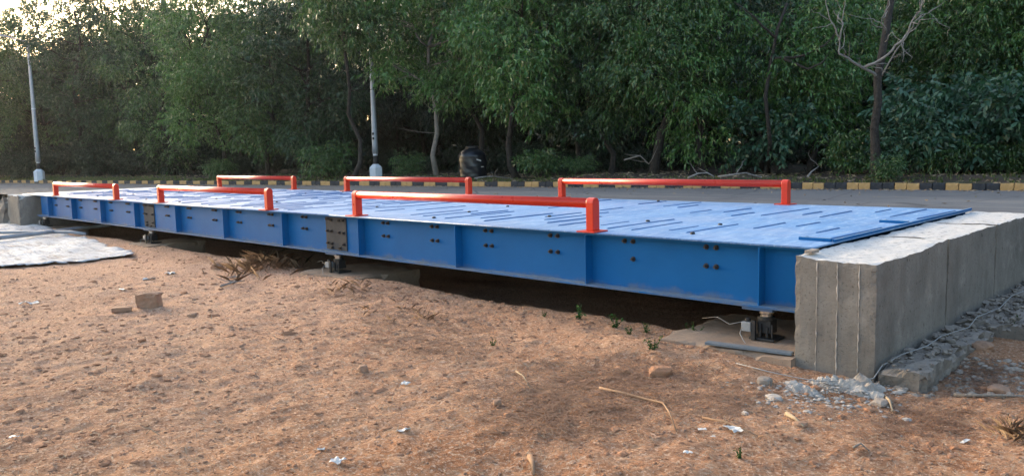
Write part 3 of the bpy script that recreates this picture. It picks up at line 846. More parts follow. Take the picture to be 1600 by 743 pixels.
# front row: each tree by the photo column of its trunk, its distance and its shape
# (u, depth, height, spread, lowest foliage, lobes, leaf, trunk lean in m, label)
front = [
    (-30, 54, 13.2, 2.6, 2.2, 23, 'leaf_mid', (.3, 0), 'tall hazy tree at the left edge, left of the bent-arm street lamp'),
    (82, 57, 13.3, 2.6, 2.6, 23, 'leaf_mid', (-.4, 0), 'tall hazy tree just right of the bent-arm street lamp'),
    (138, 53, 12.4, 3.0, 3.2, 20, 'leaf_dark', (.5, 0), 'dark forked tree with bare lower trunk, second from the left lamp'),
    (212, 54, 12.9, 2.6, 1.6, 24, 'leaf_mid', (-.3, 0), 'tall tree below the pale sky opening, left of the light green bulge'),
    (268, 47, 11.8, 2.2, 1.2, 17, 'leaf_mid', (.3, 0), 'tree behind the leftmost far rail, left side of the light green bulge'),
    (345, 41.5, 9.6, 2.2, 1.9, 17, 'leaf_bright', (-.4, 0), 'light green tree bulging forward above the leftmost far rail'),
    (420, 40, 9.0, 2.2, 1.5, 19, 'leaf_mid', (.3, 0), 'dense dark tree between the light green bulge and the middle lamp post'),
    (490, 38.5, 8.8, 2.0, 1.0, 19, 'leaf_dark', (0, 0), 'dense tree reaching low to the ground just left of the middle lamp post'),
    (548, 33.2, 9.8, 1.7, 5.9, 14, 'leaf_mid', (.6, -.3), 'tree whose hanging foliage hides the top of the middle lamp post'),
    (683, 33.5, 9.0, 2.2, 3.4, 15, 'leaf_bright', (-.5, .4), 'tree with a thin pale leaning trunk left of the black tank'),
    (758, 34.5, 9.0, 2.0, 3.0, 15, 'leaf_mid', (-1.2, .3), 'tree with a dark trunk leaning left behind the black tank'),
    (812, 31.0, 8.0, 1.9, 2.3, 15, 'leaf_bright', (.5, -.3), 'bright green weeping tree right of the black tank'),
    (905, 31.5, 8.4, 1.9, 1.6, 15, 'leaf_dark', (.2, 0), 'very dark tree above the left end of the longest far rail'),
    (955, 30.0, 8.4, 1.7, 2.4, 14, 'leaf_mid', (-.4, 0), 'dark leafy tree over the longest far rail, left of the bright lobe'),
    (1020, 28.5, 7.6, 1.7, 2.4, 13, 'leaf_mid', (.5, -.2), 'tree with a thick dark trunk under the bright green lobe'),
    (1098, 28.0, 6.8, 1.6, 1.6, 13, 'leaf_bright', (-.3, -.4), 'bright green drooping tree above the right part of the longest far rail'),
    (1185, 28.5, 8.0, 1.6, 2.6, 11, 'leaf_dark', (.4, 0), 'dark thin-crowned tree with crooked branches right of the bright lobe'),
    (1268, 26.5, 5.0, 1.25, 1.5, 11, 'leaf_bright', (.1, 0), 'small rounded bright tree left of the bleached dead branches'),
    (1452, 27.5, 7.2, 1.8, 2.2, 13, 'leaf_mid', (.4, .3), 'tree directly right of the bleached dead branches'),
    (1535, 26.5, 7.0, 1.7, 1.8, 14, 'leaf_bright', (-.3, 0), 'lighter green tree near the right edge behind broad-leaved shrubs'),
    (1618, 25.5, 7.2, 1.7, 1.4, 15, 'leaf_bright', (-.2, 0), 'tree cut off by the right edge of the view'),
    (1720, 25.5, 7.4, 1.8, 1.2, 14, 'leaf_dark', (0, 0), 'tree just beyond the right edge of the view'),
    (-120, 56, 10.5, 2.6, 1.4, 15, 'leaf_dark', (0, 0), 'tree just beyond the left edge of the view'),
]
for i, (u, d, h, sp, low, nl, lf, ln, lab) in enumerate(front):
    rng = np.random.default_rng(500 + i)
    b = verge_at(u, d)
    lobes = auto_lobes(b + np.array([ln[0] * .8, ln[1] * .8, 0]), h, sp, low, nl, rng)
    tp_ = b + np.array([ln[0], ln[1], h * .78])
    t = build_tree(b, tp_, lobes, lf, 600 + i, r0=.10 + .012 * (i % 4) + (.05 if u == 1020 else 0), per=155 if d > 45 else 195 if d > 30 else 250, L=.16 if d > 30 else .135, W=.052 if d > 30 else .043,
                   bark='bark_pale' if u == 683 else 'bark')
    tag(t, lab, 'tree', 'trees of the front row beyond the kerb')
# second row: four further trees, copied
protos = []
for i in range(4):
    rng = np.random.default_rng(800 + i)
    lobes = auto_lobes(np.zeros(3), 9.5, 2.5, 1.8 + .5 * (i % 2), 17, rng, (.8, 1.5))
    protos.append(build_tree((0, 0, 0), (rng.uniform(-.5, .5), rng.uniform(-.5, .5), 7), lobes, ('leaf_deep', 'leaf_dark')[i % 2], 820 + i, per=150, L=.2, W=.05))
r2 = random.Random(77)
i = 0
for u in range(-140, 1800, 62):
    base_d = 31 + 26 * max(0, (900 - u) / 900) ** 1.1 if u < 900 else 31 - 4 * (u - 900) / 900
    for row in range(2):
        d = base_d + 6.5 + row * 5.5 + r2.uniform(-1.5, 1.5)
        uu = u + r2.uniform(-25, 25) + row * 31
        p = verge_at(uu, d)
        s_ = r2.uniform(.82, 1.05)
        if 570 < uu < 650: s_ *= .72
        if uu < 300: s_ *= 1.13
        src = protos[i % 4]
        if i < 4: t = src; t.location = p; t.rotation_euler = (0, 0, r2.uniform(0, 6.28)); t.scale = (s_, s_, s_)
        else: t = dup_tree(src, tuple(p), r2.uniform(0, 6.28), (s_, s_, s_))
        tag(t, 'dark tree standing deeper in the wood behind the front row of trees', 'tree', 'trees deeper in the wood')
        i += 1
for k, (x, y) in enumerate([(3, 21), (7.5, 20.5), (12, 22), (10, 27), (16, 23.5), (20, 21), (15.5, 14), (17.5, 8), (16, 2), (18.5, -4), (21, 6), (22, 0)]):  # unseen trees added to keep sky light off the right-hand faces
    s_ = r2.uniform(.8, 1.0); t = dup_tree(protos[k % 4], (x, y, -.5), r2.uniform(0, 6.28), (s_,) * 3)
    tag(t, 'unseen tree added beyond the right edge, extending the wood for its shade', 'tree', 'trees beyond the right edge')
# the far wood, one mass
rng = np.random.default_rng(31)
lobes = []
for k in range(520):
    u = rng.uniform(-350, 1950); base_d = (31 + 26 * max(0, (900 - u) / 900) ** 1.1) if u < 900 else 29
    d = base_d + rng.uniform(17, 30); p = verge_at(u, d); z = rng.uniform(.2, 6.2)
    if k % 3 == 0: z = rng.uniform(-.5, .9); p = verge_at(u, base_d + rng.uniform(11, 22))
    r_ = rng.uniform(.9, 1.7); lobes.append((np.array([p[0], p[1], z]), r_, r_ * .8))
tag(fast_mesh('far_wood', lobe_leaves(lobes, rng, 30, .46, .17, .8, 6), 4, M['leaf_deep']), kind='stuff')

lobes = []
for k in range(170):
    u = rng.uniform(-300, 900); p = verge_at(u, 31 + 26 * max(0, (900 - u) / 900) ** 1.1 + rng.uniform(32, 44)); r_ = rng.uniform(1.5, 2.4)
    lobes.append((np.array([p[0], p[1], rng.uniform(-.3, 3.6)]), r_, r_ * .8))
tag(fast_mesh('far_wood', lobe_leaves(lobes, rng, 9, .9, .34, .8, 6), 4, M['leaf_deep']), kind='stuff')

# the dark tree with bleached dead branches
b = verge_at(1369, 22.3)
def P(u, v, d=24.2): return Vector(at(u, v, d * 22.3 / 24.2))
dt = empty('tree', tuple(b)); tag(dt, 'dark crooked trunk carrying bleached bare dead branches at right', 'tree', 'trees of the front row beyond the kerb')
t = MB(); path = [Vector(b) + Vector((0, 0, -.15)), P(1368, 240), P(1366, 200), P(1372, 160), P(1371, 125), P(1378, 85, 24.4), P(1386, 40, 24.6), P(1394, -10, 24.8), P(1402, -60, 25)]
t.tube(path, [.15, .13, .115, .105, .11, .105, .10, .09, .08], 10)
t.build('trunk', M['bark'], dt, smooth=True)
rn = random.Random(8)
def gnarl(pts, rn, k=3, amp=.05):
    out = []
    for a_, b_ in zip(pts[:-1], pts[1:]):
        L_ = (b_ - a_).length
        for j in range(k): out.append(a_.lerp(b_, j / k) + (Vector((rn.gauss(0, 1), rn.gauss(0, 1), rn.gauss(0, 1))) * amp * L_ if j else Vector((0, 0, 0))))
    return out + [pts[-1]]
def dead(pts, r0, twigs=4):
    pts = gnarl(pts, rn); twigs = twigs + 1; t = MB(); n = len(pts)
    t.tube(pts, [r0 * .82 * (1 - .75 * k / (n - 1)) for k in range(n)], 7)
    for q in range(twigs):
        k = rn.randrange(1, n - 1); s_ = pts[k]; dd = (pts[k + 1] - pts[k - 1]).normalized()
        e = s_ + (dd + Vector((rn.gauss(0, .7), rn.gauss(0, .5), rn.gauss(.1, .7)))).normalized() * rn.uniform(.3, .9)
        t.tube(wob(s_, e, 5, .16, rn), [.015, .012, .010, .008, .006, .003], 5)
    t.build('dead_branch', M['deadwood'], dt, smooth=True)
dead([P(1371, 122), P(1352, 108, 24), P(1330, 95, 23.8), P(1311, 84, 23.7), P(1312, 70, 23.7), P(1310, 60, 23.7)], .055, 3)
dead([P(1312, 60, 23.7), P(1303, 40, 23.6), P(1296, 28, 23.6), P(1290, 5, 23.5), P(1288, -20, 23.5)], .03, 3)
dead([P(1312, 66, 23.7), P(1317, 40, 23.6), P(1318, 18, 23.6), P(1322, -10, 23.6)], .028, 2)
dead([P(1350, 106, 24), P(1372, 96, 23.8), P(1395, 78, 23.6), P(1415, 55, 23.5), P(1424, 35, 23.4), P(1440, 8, 23.3), P(1446, -15, 23.3)], .05, 5)
dead([P(1377, 122), P(1388, 100, 23.9), P(1402, 76, 23.8), P(1420, 52, 23.7), P(1432, 44, 23.7)], .03, 3)
dead([P(1384, 52), P(1378, 30, 23.9), P(1390, 8, 23.8), P(1386, -15, 23.8)], .026, 2)
dead([P(1420, 50, 23.6), P(1436, 28, 23.5), P(1452, 20, 23.5), P(1466, 33, 23.5)], .018, 2)
dead([P(1383, 66), P(1394, 50, 23.9), P(1405, 62, 23.8), P(1398, 70, 23.8)], .018, 1)
# bare crooked tree left of it
b = verge_at(1200, 27.6); ct = empty('tree', tuple(b)); tag(ct, 'thin crooked bare tree with dark spreading branches left of the bleached one', 'tree', 'trees of the front row beyond the kerb')
t = MB(); t.tube([Vector(b) + Vector((0, 0, -.1)), P(1203, 220, 27.6), P(1196, 150, 27.6), P(1206, 90, 27.6), P(1215, 45, 27.6), P(1230, 5, 27.6)], [.075, .065, .06, .055, .05, .04], 8); t.build('trunk', M['bark'], ct, smooth=True)
for pts in ([P(1206, 92, 27.6), P(1240, 90, 27), P(1275, 78, 26.8), P(1300, 60, 26.6), P(1308, 42, 26.6)], [P(1212, 60, 27.6), P(1190, 40, 27.2), P(1170, 20, 27), P(1150, 5, 27)], [P(1225, 92, 27.2), P(1262, 108, 26.8), P(1285, 98, 26.6), P(1296, 80, 26.6)]):
    pts = gnarl(pts, rn, 2, .06); t = MB(); t.tube(pts, [.045 - .036 * k / len(pts) for k in range(len(pts))], 6); t.build('branch', M['bark'], ct, smooth=True)

# shrubs along the edge of the wood
def build_shrub(mat, seed, h, w, L, W, per, name='shrub', hang=.35):
    rn = random.Random(seed); rng = np.random.default_rng(seed)
    root = empty(name, (0, 0, 0)); lobes = []; st = MB()
    for k in range(9):
        a = k * 2.4; q = w * rng.uniform(.2, 1); z = h * rng.uniform(.25, .92); r_ = rng.uniform(.28, .45) * w
        c = (q * math.cos(a), q * math.sin(a), z); lobes.append((np.array(c), r_, r_ * .8))
        st.tube(wob((0, 0, -.05), c, 5, .08, rn), [.022, .018, .014, .011, .008, .004], 5)
    st.build('stem', M['bark'], root, smooth=True)
    fast_mesh('foliage', lobe_leaves(lobes, rng, per, L, W, hang), 4, M[mat], root)
    return root
sp_ = {'broad': [build_shrub('leaf_blue', 40 + k, 2.2, 1.1, .17, .085, 330, hang=.2) for k in range(2)],
       'green': [build_shrub('leaf_mid', 44 + k, 1.5, .85, .15, .05, 420) for k in range(2)],
       'dark': [build_shrub('leaf_deep', 48 + k, 1.7, 1.0, .16, .05, 380) for k in range(2)]}
spots = [('broad', 1412, 23.4, .8), ('broad', 1446, 23.6, 1.05), ('broad', 1525, 23.4, 1.25), ('broad', 1600, 22.6, 1.25), ('broad', 1650, 22, 1.2),
         ('broad', 1475, 25, 1.35), ('broad', 1590, 24.5, 1.5), ('broad', 1215, 26.5, 1.1),
         ('green', 512, 35.5, 1.0), ('green', 905, 29.5, .5), ('green', 1325, 24.5, .8), ('green', 842, 30, .75), ('green', 1390, 21.6, .4), ('green', 345, 41, .7), ('green', 640, 34, .6), ('green', 1490, 22.6, .75), ('green', 1560, 22.4, .6)]
broad_w = ['just right of the dark trunk with bleached branches', 'second right of the dark trunk with bleached branches', 'tall, left of the right edge of the view', 'tall, cut by the right edge of the view',
           'beyond the right edge of the view', 'tallest, behind the others right of the bleached branches', 'tallest, behind the others at the right edge', 'standing alone between the crooked bare tree and the thick trunk']
green_w = ['left of the white pedestal of the middle lamp post', 'behind the left end of the longest far rail', 'left of the bleached dead branches', 'under the bright weeping tree, right of the black tank', 'tiny, at the foot of the dark trunk with bleached branches', 'below the light green bulging tree', 'right of the white pedestal of the middle lamp post', 'close to the kerb among the broad-leaved shrubs', 'close to the kerb near the right edge']
dark_w = ['at the left edge of the view', 'just left of the left lamp pedestal', 'just right of the left lamp pedestal', 'at the foot of the forked tree at left', 'behind the right post of the leftmost near rail', 'above the gap between the two left near rails', 'behind the left end of the middle near rail', 'left of the leftmost far rail',
          'behind the leftmost far rail', 'behind the right post of the leftmost far rail', 'in the gap between two far rails, left of the middle lamp', 'directly left of the middle lamp pedestal', 'directly behind the middle lamp pedestal', 'left of the pale leaning trunk', 'between the pale leaning trunk and the black tank', 'directly behind the black tank',
          'first to the right of the black tank', 'second to the right of the black tank', 'behind the left post of the longest far rail', 'under the low hanging dead branch', 'left of the thick dark trunk', 'right of the thick dark trunk', 'behind the pale fallen branch with an upright stub', 'behind the tangled pale fallen branch', 'behind the right post of the longest far rail',
          'behind the short pale leaning stick', 'left of the dark trunk with bleached branches', 'behind the first broad-leaved shrubs', 'in the dark behind the broad-leaved shrubs']
W_ = {'broad': ['broad-leaved blue-green shrub ' + q for q in broad_w], 'green': ['fresh green bush ' + q for q in green_w], 'dark': ['dark bush ' + q for q in dark_w]}
rs = random.Random(12)
for i, u in enumerate(range(-10, -10 + 56 * 29, 56)):
    bd = 30 + 22 * max(0, (900 - u) / 900) ** 1.05 if u < 900 else 30 - 7 * (u - 900) / 700
    spots.append(('dark', u + rs.uniform(-8, 8), bd + rs.uniform(2.2, 5), rs.uniform(.65, 1.15) * (1.25 if u < 300 else 1 if u < 520 else .72)))
cnt = {}
for kind, u, d, s_ in spots:
    n = cnt.get(kind, 0); cnt[kind] = n + 1
    src = sp_[kind][n % 2]; p = verge_at(u, d)
    if n < 2: o = src; o.location = p; o.scale = (s_,) * 3; o.rotation_euler = (0, 0, rs.uniform(0, 6.28))
    else: o = dup_tree(src, tuple(p), rs.uniform(0, 6.28), (s_,) * 3)
    tag(o, W_[kind][n], 'shrub', {'broad': 'broad-leaved shrubs at right', 'green': 'fresh green bushes', 'dark': 'dark bushes under the trees'}[kind])

# fallen branches and litter on the verge
def twig_thing(name, pts, r, mat, label, group, cat, subs=0, seed=1):
    rn = random.Random(seed); t = MB(); n = len(pts); pts = [Vector(p) for p in pts]
    t.tube(pts, [r * (1 - .6 * k / (n - 1)) for k in range(n)], 7)
    for q in range(subs):
        k = rn.randrange(1, n); e = pts[k] + Vector((rn.gauss(0, .4), rn.gauss(0, .3), abs(rn.gauss(0, .3)))) * (r / .03)
        t.tube(wob(pts[k], e, 4, .1, rn), [r * .5, r * .4, r * .3, r * .2, r * .1], 5)
    return tag(t.build(name, M[mat], smooth=True), label, cat, group)
fb = 'fallen branches at the foot of the wood'
twig_thing('fallen_branch', [at(1075, 278, 23.6), at(1090, 271, 23.7), at(1105, 270, 23.7), at(1116, 276, 23.6)], .032, 'deadwood', 'pale fallen branch with an upright stub, left one behind the longest far rail', fb, 'branch', 2, 3)
twig_thing('fallen_branch', [at(1122, 276, 23.6), at(1150, 272, 23.4), at(1165, 270, 23.4), at(1190, 277, 23.2)], .03, 'deadwood', 'tangled pale fallen branch on the verge near the right end of the longest far rail', fb, 'branch', 3, 4)
twig_thing('fallen_branch', [at(1262, 276, 22), at(1268, 268, 22.3), at(1279, 260, 22.6)], .03, 'deadwood', 'short pale stick leaning on the verge right of the longest far rail', fb, 'branch', 1, 5)
twig_thing('fallen_branch', [at(742, 278.5, 28.8), at(758, 276, 29), at(772, 275.5, 29.2), at(800, 279, 29.4)], .03, 'deadwood', 'thin pale fallen branch lying beside the black tank', fb, 'branch', 3, 6)
twig_thing('fallen_branch', [at(975, 250, 29), at(1000, 243, 28.8), at(1014, 256, 28.6)], .035, 'deadwood', 'dead branch hanging low in the dark left of the thick trunk', fb, 'branch', 4, 7)
def blades(pts, n, h, rng, lean=.5, w=.012, spread=.05):
    """grass tufts: n blades at each base point"""
    B = np.repeat(np.array(pts), n, 0); k = len(B)
    B = B + np.c_[rng.normal(0, spread, (k, 2)) * h / .2, np.zeros(k)]
    a = rng.uniform(0, 2 * np.pi, k); ll = rng.uniform(.2, 1, k) * lean * h; hh = h * rng.uniform(.5, 1.15, k)
    T = B + np.c_[np.cos(a) * ll, np.sin(a) * ll, hh]
    Mi = B + np.c_[np.cos(a) * ll * .35, np.sin(a) * ll * .35, hh * .6]
    s_ = np.c_[-np.sin(a), np.cos(a), np.zeros(k)] * (w * rng.uniform(.6, 1.3, k))[:, None]
    return np.stack([B - s_ * .5, B + s_ * .5, Mi + s_ * .45, T, Mi - s_ * .45], 1).reshape(-1, 3)
rng = np.random.default_rng(4)
pts = []
for k in range(3200):
    t = rng.uniform(-75, 12) if k % 3 else rng.uniform(-75, -38); n = abs(rng.normal(0, 1.0)) + .18
    if n > 3.5: continue
    q = kp(t, n); pts.append((q[0], q[1], float(verge_z(q[0], q[1]))))
tag(fast_mesh('verge_grass', blades(pts, 5, .11, rng, .8, .018), 5, M['grass']), kind='stuff')
C = []
for k in range(9000):
    q = kp(rng.uniform(-75, 12), rng.uniform(.2, 6)); C.append((q[0], q[1], float(verge_z(q[0], q[1])) + .015))
C = np.array(C); D = rng.normal(size=C.shape) * [1, 1, .12]
tag(fast_mesh('leaf_litter', leaf_quads(C, D, rng.uniform(.08, .22, len(C)), rng.uniform(.02, .05, len(C)), rng, 0), 4, M['straw']), kind='stuff')

C = []
for k in range(2600):
    q = kp(rng.uniform(-75, 10), -abs(rng.normal(0, .35)) - .02 if k % 4 else -rng.uniform(0, 9)); C.append((q[0], q[1], RZ + .012))
C = np.array(C); C = C[C[:, 1] > 4.3]; D = rng.normal(size=C.shape) * [1, 1, .08]
tag(fast_mesh('leaf_litter', leaf_quads(C, D, rng.uniform(.06, .16, len(C)), rng.uniform(.02, .05, len(C)), rng, 0), 4, M['straw']), kind='stuff')
mb = MB()
for k in range(500):
    q = kp(rng.uniform(-60, 8), -abs(rng.normal(0, .22)) - .01); mb.rock((q[0], q[1], RZ + .005), float(rng.choice([.015, .025, .04], p=[.6, .3, .1])), 3000 + k, .5, 0)
tag(mb.build('road_grit', M['stone']), kind='stuff')
# ------------------------------------------------------------------ things on the red earth
def gpt(u, v, dz=0): return on_ground(u, v, dz)
def gpts(u, v):
    u, v = np.asarray(u, float), np.asarray(v, float)
    D = RT * ((u - 800.0) / FPX)[:, None] + UP * ((371.5 - v) / FPX)[:, None] + FW
    z = np.full(len(u), GZ)
    for _ in range(4):
        q = CAM + D * ((z - CAM[2]) / D[:, 2])[:, None]; z = ground_z(q[:, 0], q[:, 1])
    q[:, 2] = z
    return q
# white sheet
o2 = [(-90, 352), (0, 349.5), (30, 350), (56, 352), (95, 362), (130, 372), (160, 380), (190, 390), (216, 395), (222, 400), (205, 404), (170, 406), (130, 411), (100, 414), (60, 417), (20, 420), (-60, 424), (-160, 428)]
poly = np.array([gpt(u, v)[:2] for u, v in o2])
def inside(px, py):
    r_ = np.zeros(px.shape, bool); n = len(poly)
    for k in range(n):
        (xa, ya), (xb, yb) = poly[k], poly[(k + 1) % n]
        c = ((ya > py) != (yb > py)) & (px < (xb - xa) * (py - ya) / (yb - ya + 1e-12) + xa); r_ ^= c
    return r_
def edge_dist(px, py):
    d = np.full(px.shape, 9.0); n = len(poly)
    for k in range(n):
        a_, b_ = poly[k], poly[(k + 1) % n]; ab = b_ - a_
        t = np.clip(((px - a_[0]) * ab[0] + (py - a_[1]) * ab[1]) / (ab @ ab + 1e-12), 0, 1)
        d = np.minimum(d, np.hypot(px - a_[0] - t * ab[0], py - a_[1] - t * ab[1]))
    return d
sx = np.arange(poly[:, 0].min(), poly[:, 0].max(), .05); sy = np.arange(poly[:, 1].min(), poly[:, 1].max(), .04)
SX, SY = np.meshgrid(sx, sy); IN = inside(SX, SY) & (edge_dist(SX, SY) > .01 + .05 * (fbm(P3(SX, SY, 4), 3, 61) + .4)); ED = edge_dist(SX, SY)
SZ = ground_z(SX, SY) + .020 + .010 * fbm(P3(SX * .6, SY * 2.2, 2.2), 4, 63) + .014 * (1 - np.abs(fbm(P3(SX * .7, SY * 1.6, 4.5), 3, 77))) + .022 * np.abs(fbm(P3(SX, SY, 1.1), 3, 66)) - .018 * sstep(.12, 0, ED) + .02 * sstep(.25, .08, ED) * np.clip(fbm(P3(SX, SY, 5), 3, 68) + .3, 0, 1)
i_ = np.arange(SX.size).reshape(SX.shape)
q = (IN[:-1, :-1] & IN[:-1, 1:] & IN[1:, 1:] & IN[1:, :-1])
F = np.stack([i_[:-1, :-1], i_[:-1, 1:], i_[1:, 1:], i_[1:, :-1]], -1)[q]
used = np.unique(F); rem = -np.ones(SX.size, int); rem[used] = np.arange(len(used))
V = np.stack([SX, SY, SZ], -1).reshape(-1, 3)[used]
tw = MB(); tw.add(V.tolist(), rem[F].tolist()); o = tw.build('tarpaulin', M['tarp'], smooth=True)
md = o.modifiers.new('thickness', 'SOLIDIFY'); md.thickness = .004; md.offset = -1
tag(o, 'crumpled white sheet spread on the earth at the left edge', 'tarpaulin')
p = MB().tube([gpt(-60, 374, .10), gpt(0, 373, .11), gpt(60, 372.5, .11), gpt(112, 371.5, .10), gpt(135, 373, .08)], .028, 12); tag(p.build('conduit', M['pipe'], smooth=True), 'straight grey conduit lying across the top of the white sheet', 'pipe', 'conduits at left')
a_ = gpt(187, 362, .12)
p = MB().tube([gpt(-40, 383, .07), gpt(0, 380, .09), gpt(60, 375, .11), gpt(110, 370, .13), gpt(150, 365.5, .14), gpt(175, 362.5, .14), gpt(184, 360.5, .15), gpt(188.5, 357, .18), gpt(190, 352, .25)], .034, 12); tag(p.build('conduit', M['pipe'], smooth=True), 'pale conduit running off the white sheet and bending up under the girder', 'pipe', 'conduits at left')
# stones picked out in the photograph
def stone(u, v, r, mat, seed, label, flat=.6, name='stone', cat='stone'):
    p = gpt(u, v, r * flat * .45); o = MB().rock(tuple(p), r, seed, flat, 2).build(name, M[mat]); return tag(o, label, cat, 'loose stones on the earth')
mb = MB(); p = gpt(236, 480, .07); mb.add(*(lambda VF: (np.array(VF[0]) @ np.array(Matrix.Rotation(R(35), 3, 'Z')).T + p, VF[1]))(rough_box(-.095, .095, -.06, .06, -.09, .05, .03, .016, .04, 400)))
tag(mb.build('stone', M['stone']), 'largest brown block of stone on the earth, left of centre', 'stone', 'loose stones on the earth')
mb = MB(); p = gpt(192, 487, .03); mb.add(*(lambda VF: (np.array(VF[0]) @ np.array(Matrix.Rotation(R(60), 3, 'Z')).T + p, VF[1]))(rough_box(-.075, .075, -.05, .05, -.02, .014, .03, .004, .012, 410)))
tag(mb.build('stone', M['stone']), 'flat pale slab fragment just left of the largest brown block', 'stone', 'loose stones on the earth')
stone(566, 580, .035, 'stone', 421, 'small tan stone alone on the earth below the grey joint plate', .8)
stone(1032, 588, .075, 'clod', 422, 'orange-brown clod of earth behind the long bent stick', .55)
stone(777, 631, .026, 'stone', 423, 'small brown stone left of the long bent stick', .7)
stone(340, 420, .07, 'stone', 424, 'brown stone near the dry grass left of the second support', .8)
stone(222, 533, .03, 'clod', 425, 'dark clod of earth in the left middle of the ground', .6)
stone(300, 493, .05, 'stone', 426, 'low brown stone right of the largest brown block', .4)
stone(1195, 598, .05, 'stone_grey', 427, 'grey stone at the left end of the pale rubble heap', .5)
stone(1210, 624, .06, 'rubble', 428, 'pale flat piece of concrete below the rubble heap', .3)
stone(1250, 665, .035, 'stone', 429, 'long tan stone in the lower right of the ground', .5)
stone(1378, 632, .06, 'stone_grey', 430, 'grey-brown splinter in front of the near wall corner', .4)
stone(1535, 545, .07, 'stone', 431, 'tan stone beside the end of the low footing', .5)
stone(1560, 612, .06, 'stone', 432, 'brown stone lying against the dark stick at right', .5)
stone(1420, 583, .035, 'rubble', 433, 'small pale stone on the footing by the wall foot', .8)
# pale rubble by the wall foot
rr = np.random.default_rng(9); mb = MB()
def mound(u, v, rx, ry, h, seed):
    n = 34; p = gpt(u, v); X, Y = np.meshgrid(np.linspace(-1, 1, n), np.linspace(-1, 1, n))
    R_ = np.hypot(X, Y) * (1 + .45 * fbm(P3(X, Y, 1.6) + seed, 3, seed)); px, py = p[0] + X * rx, p[1] + Y * ry
    Z = ground_z(px, py) - .02 + sstep(1.0, .35, R_) * (h + .02) * (1 + .35 * fbm(P3(X, Y, 4) + seed, 3, seed + 1)) + .010 * vnoise(P3(X, Y, 9) + seed, seed + 2) + .006 * vnoise(P3(X, Y, 21) + seed, seed + 3)
    i = np.arange(n * n).reshape(n, n); ok = (R_ < 1.05); q = ok[:-1, :-1] & ok[1:, 1:] & ok[:-1, 1:] & ok[1:, :-1]
    mb.add(np.stack([px, py, Z], -1).reshape(-1, 3).tolist(), np.stack([i[:-1, :-1], i[:-1, 1:], i[1:, 1:], i[1:, :-1]], -1)[q].tolist())
mound(1340, 606, .17, .13, .045, 3); mound(1292, 601, .12, .10, .03, 8); mound(1245, 606, .16, .10, .012, 12)
tag(mb.build('crushed_concrete', M['rubble']), kind='stuff')
mb = MB()
for k in range(900):
    u = rr.normal(1300, 62); v = 596 + abs(rr.normal(0, 24))
    if u > 1250: v = max(v, 580 + (u - 1250) * .11)
    if v > 690 or u > 1420: continue
    p = gpt(u, v, 0); p[2] += rr.uniform(-.002, .008) + (.02 if abs(u - 1325) < 40 and v < 620 else 0)
    mb.rock(tuple(p), float(rr.choice([.004, .007, .011, .016, .026], p=[.4, .3, .18, .09, .03])), 1000 + k, .45, 0)
tag(mb.build('rubble', M['rubble']), kind='stuff')
mb = MB()
for k in range(260):
    p = gpt(rr.uniform(1400, 1600), rr.uniform(560, 620), 0)
    mb.rock(tuple(p), float(rr.choice([.006, .01, .016, .026])), 1500 + k, .7, 0)
tag(mb.build('rubble', M['stone_grey']), kind='stuff')
# cable round the wall foot
c = [gpt(1150, 570, .012), gpt(1200, 583, .012), gpt(1238, 592, .014), gpt(1275, 603, .03), gpt(1310, 606, .04), gpt(1345, 603, .03), (.44, -.275, -.655)]
c += [(.455, -.20, -.60), (.48, .02, -.578), (.53, .3, -.575), (.52, .6, -.572), (.58, .95, -.57), (.56, 1.2, -.548), (.60, 1.6, -.546), (.56, 2.1, -.54), (.6, 2.7, -.54)]
tag(MB().tube(c, .0032, 6).build('cable', M['cable'], smooth=True), 'thin grey cable trailing round the foot of the big end wall', 'cable')
# sticks
sg = 'dry sticks on the earth'
twig_thing('stick', [gpt(937, 609, .012), gpt(975, 618, .014), gpt(1010, 627, .013), gpt(1036, 635, .02), gpt(1046, 650, .02), gpt(1057, 676, .01)], .0085, 'twig', 'long bent dry stick lying on the earth in the middle foreground', sg, 'stick', 0)
twig_thing('stick', [gpt(1490, 621, .015), gpt(1530, 622, .016), gpt(1570, 622, .016), gpt(1640, 624, .015)], .011, 'bark_pale', 'dark straight stick running off the right edge', sg, 'stick', 0)
twig_thing('stick', [gpt(1098, 655, .01), gpt(1130, 663, .016), gpt(1160, 672, .012), gpt(1185, 684, .008)], .006, 'twig', 'thin dark twig behind the crumpled white plastic scrap', sg, 'stick', 3, 2)
twig_thing('stick', [gpt(1229, 652, .02), gpt(1242, 660, .022), gpt(1256, 670, .012)], .012, 'straw', 'short thick tan stick below the pale rubble', sg, 'stick', 0)
twig_thing('stick', [gpt(828, 716, .01), gpt(833, 728, .012), gpt(834, 745, .01)], .014, 'twig', 'stubby brown stick cut by the bottom edge', sg, 'stick', 0)
twig_thing('stick', [gpt(806, 582, .01), gpt(818, 592, .018), gpt(828, 607, .01)], .005, 'straw', 'short curved straw-coloured twig left of the long bent stick', sg, 'stick', 0)
twig_thing('stick', [gpt(1333, 702, .01), gpt(1345, 700, .022), gpt(1358, 707, .01)], .006, 'bark_pale', 'small arched dark twig near the bottom right', sg, 'stick', 0)
twig_thing('stick', [gpt(1383, 622, .01), gpt(1390, 634, .03), gpt(1395, 645, .01)], .010, 'straw', 'tan splinter standing by the grey-brown splinter at the wall corner', sg, 'stick', 0)
twig_thing('stick', [gpt(345, 450, .02), gpt(365, 445, .03), gpt(383, 441, .02)], .012, 'deadwood', 'pale stick in front of the dry grass', sg, 'stick', 1)
twig_thing('stick', [gpt(229, 680, .01), gpt(236, 676, .02), gpt(250, 682, .01)], .0035, 'straw', 'tiny straw cross in the lower left', sg, 'stick', 1)
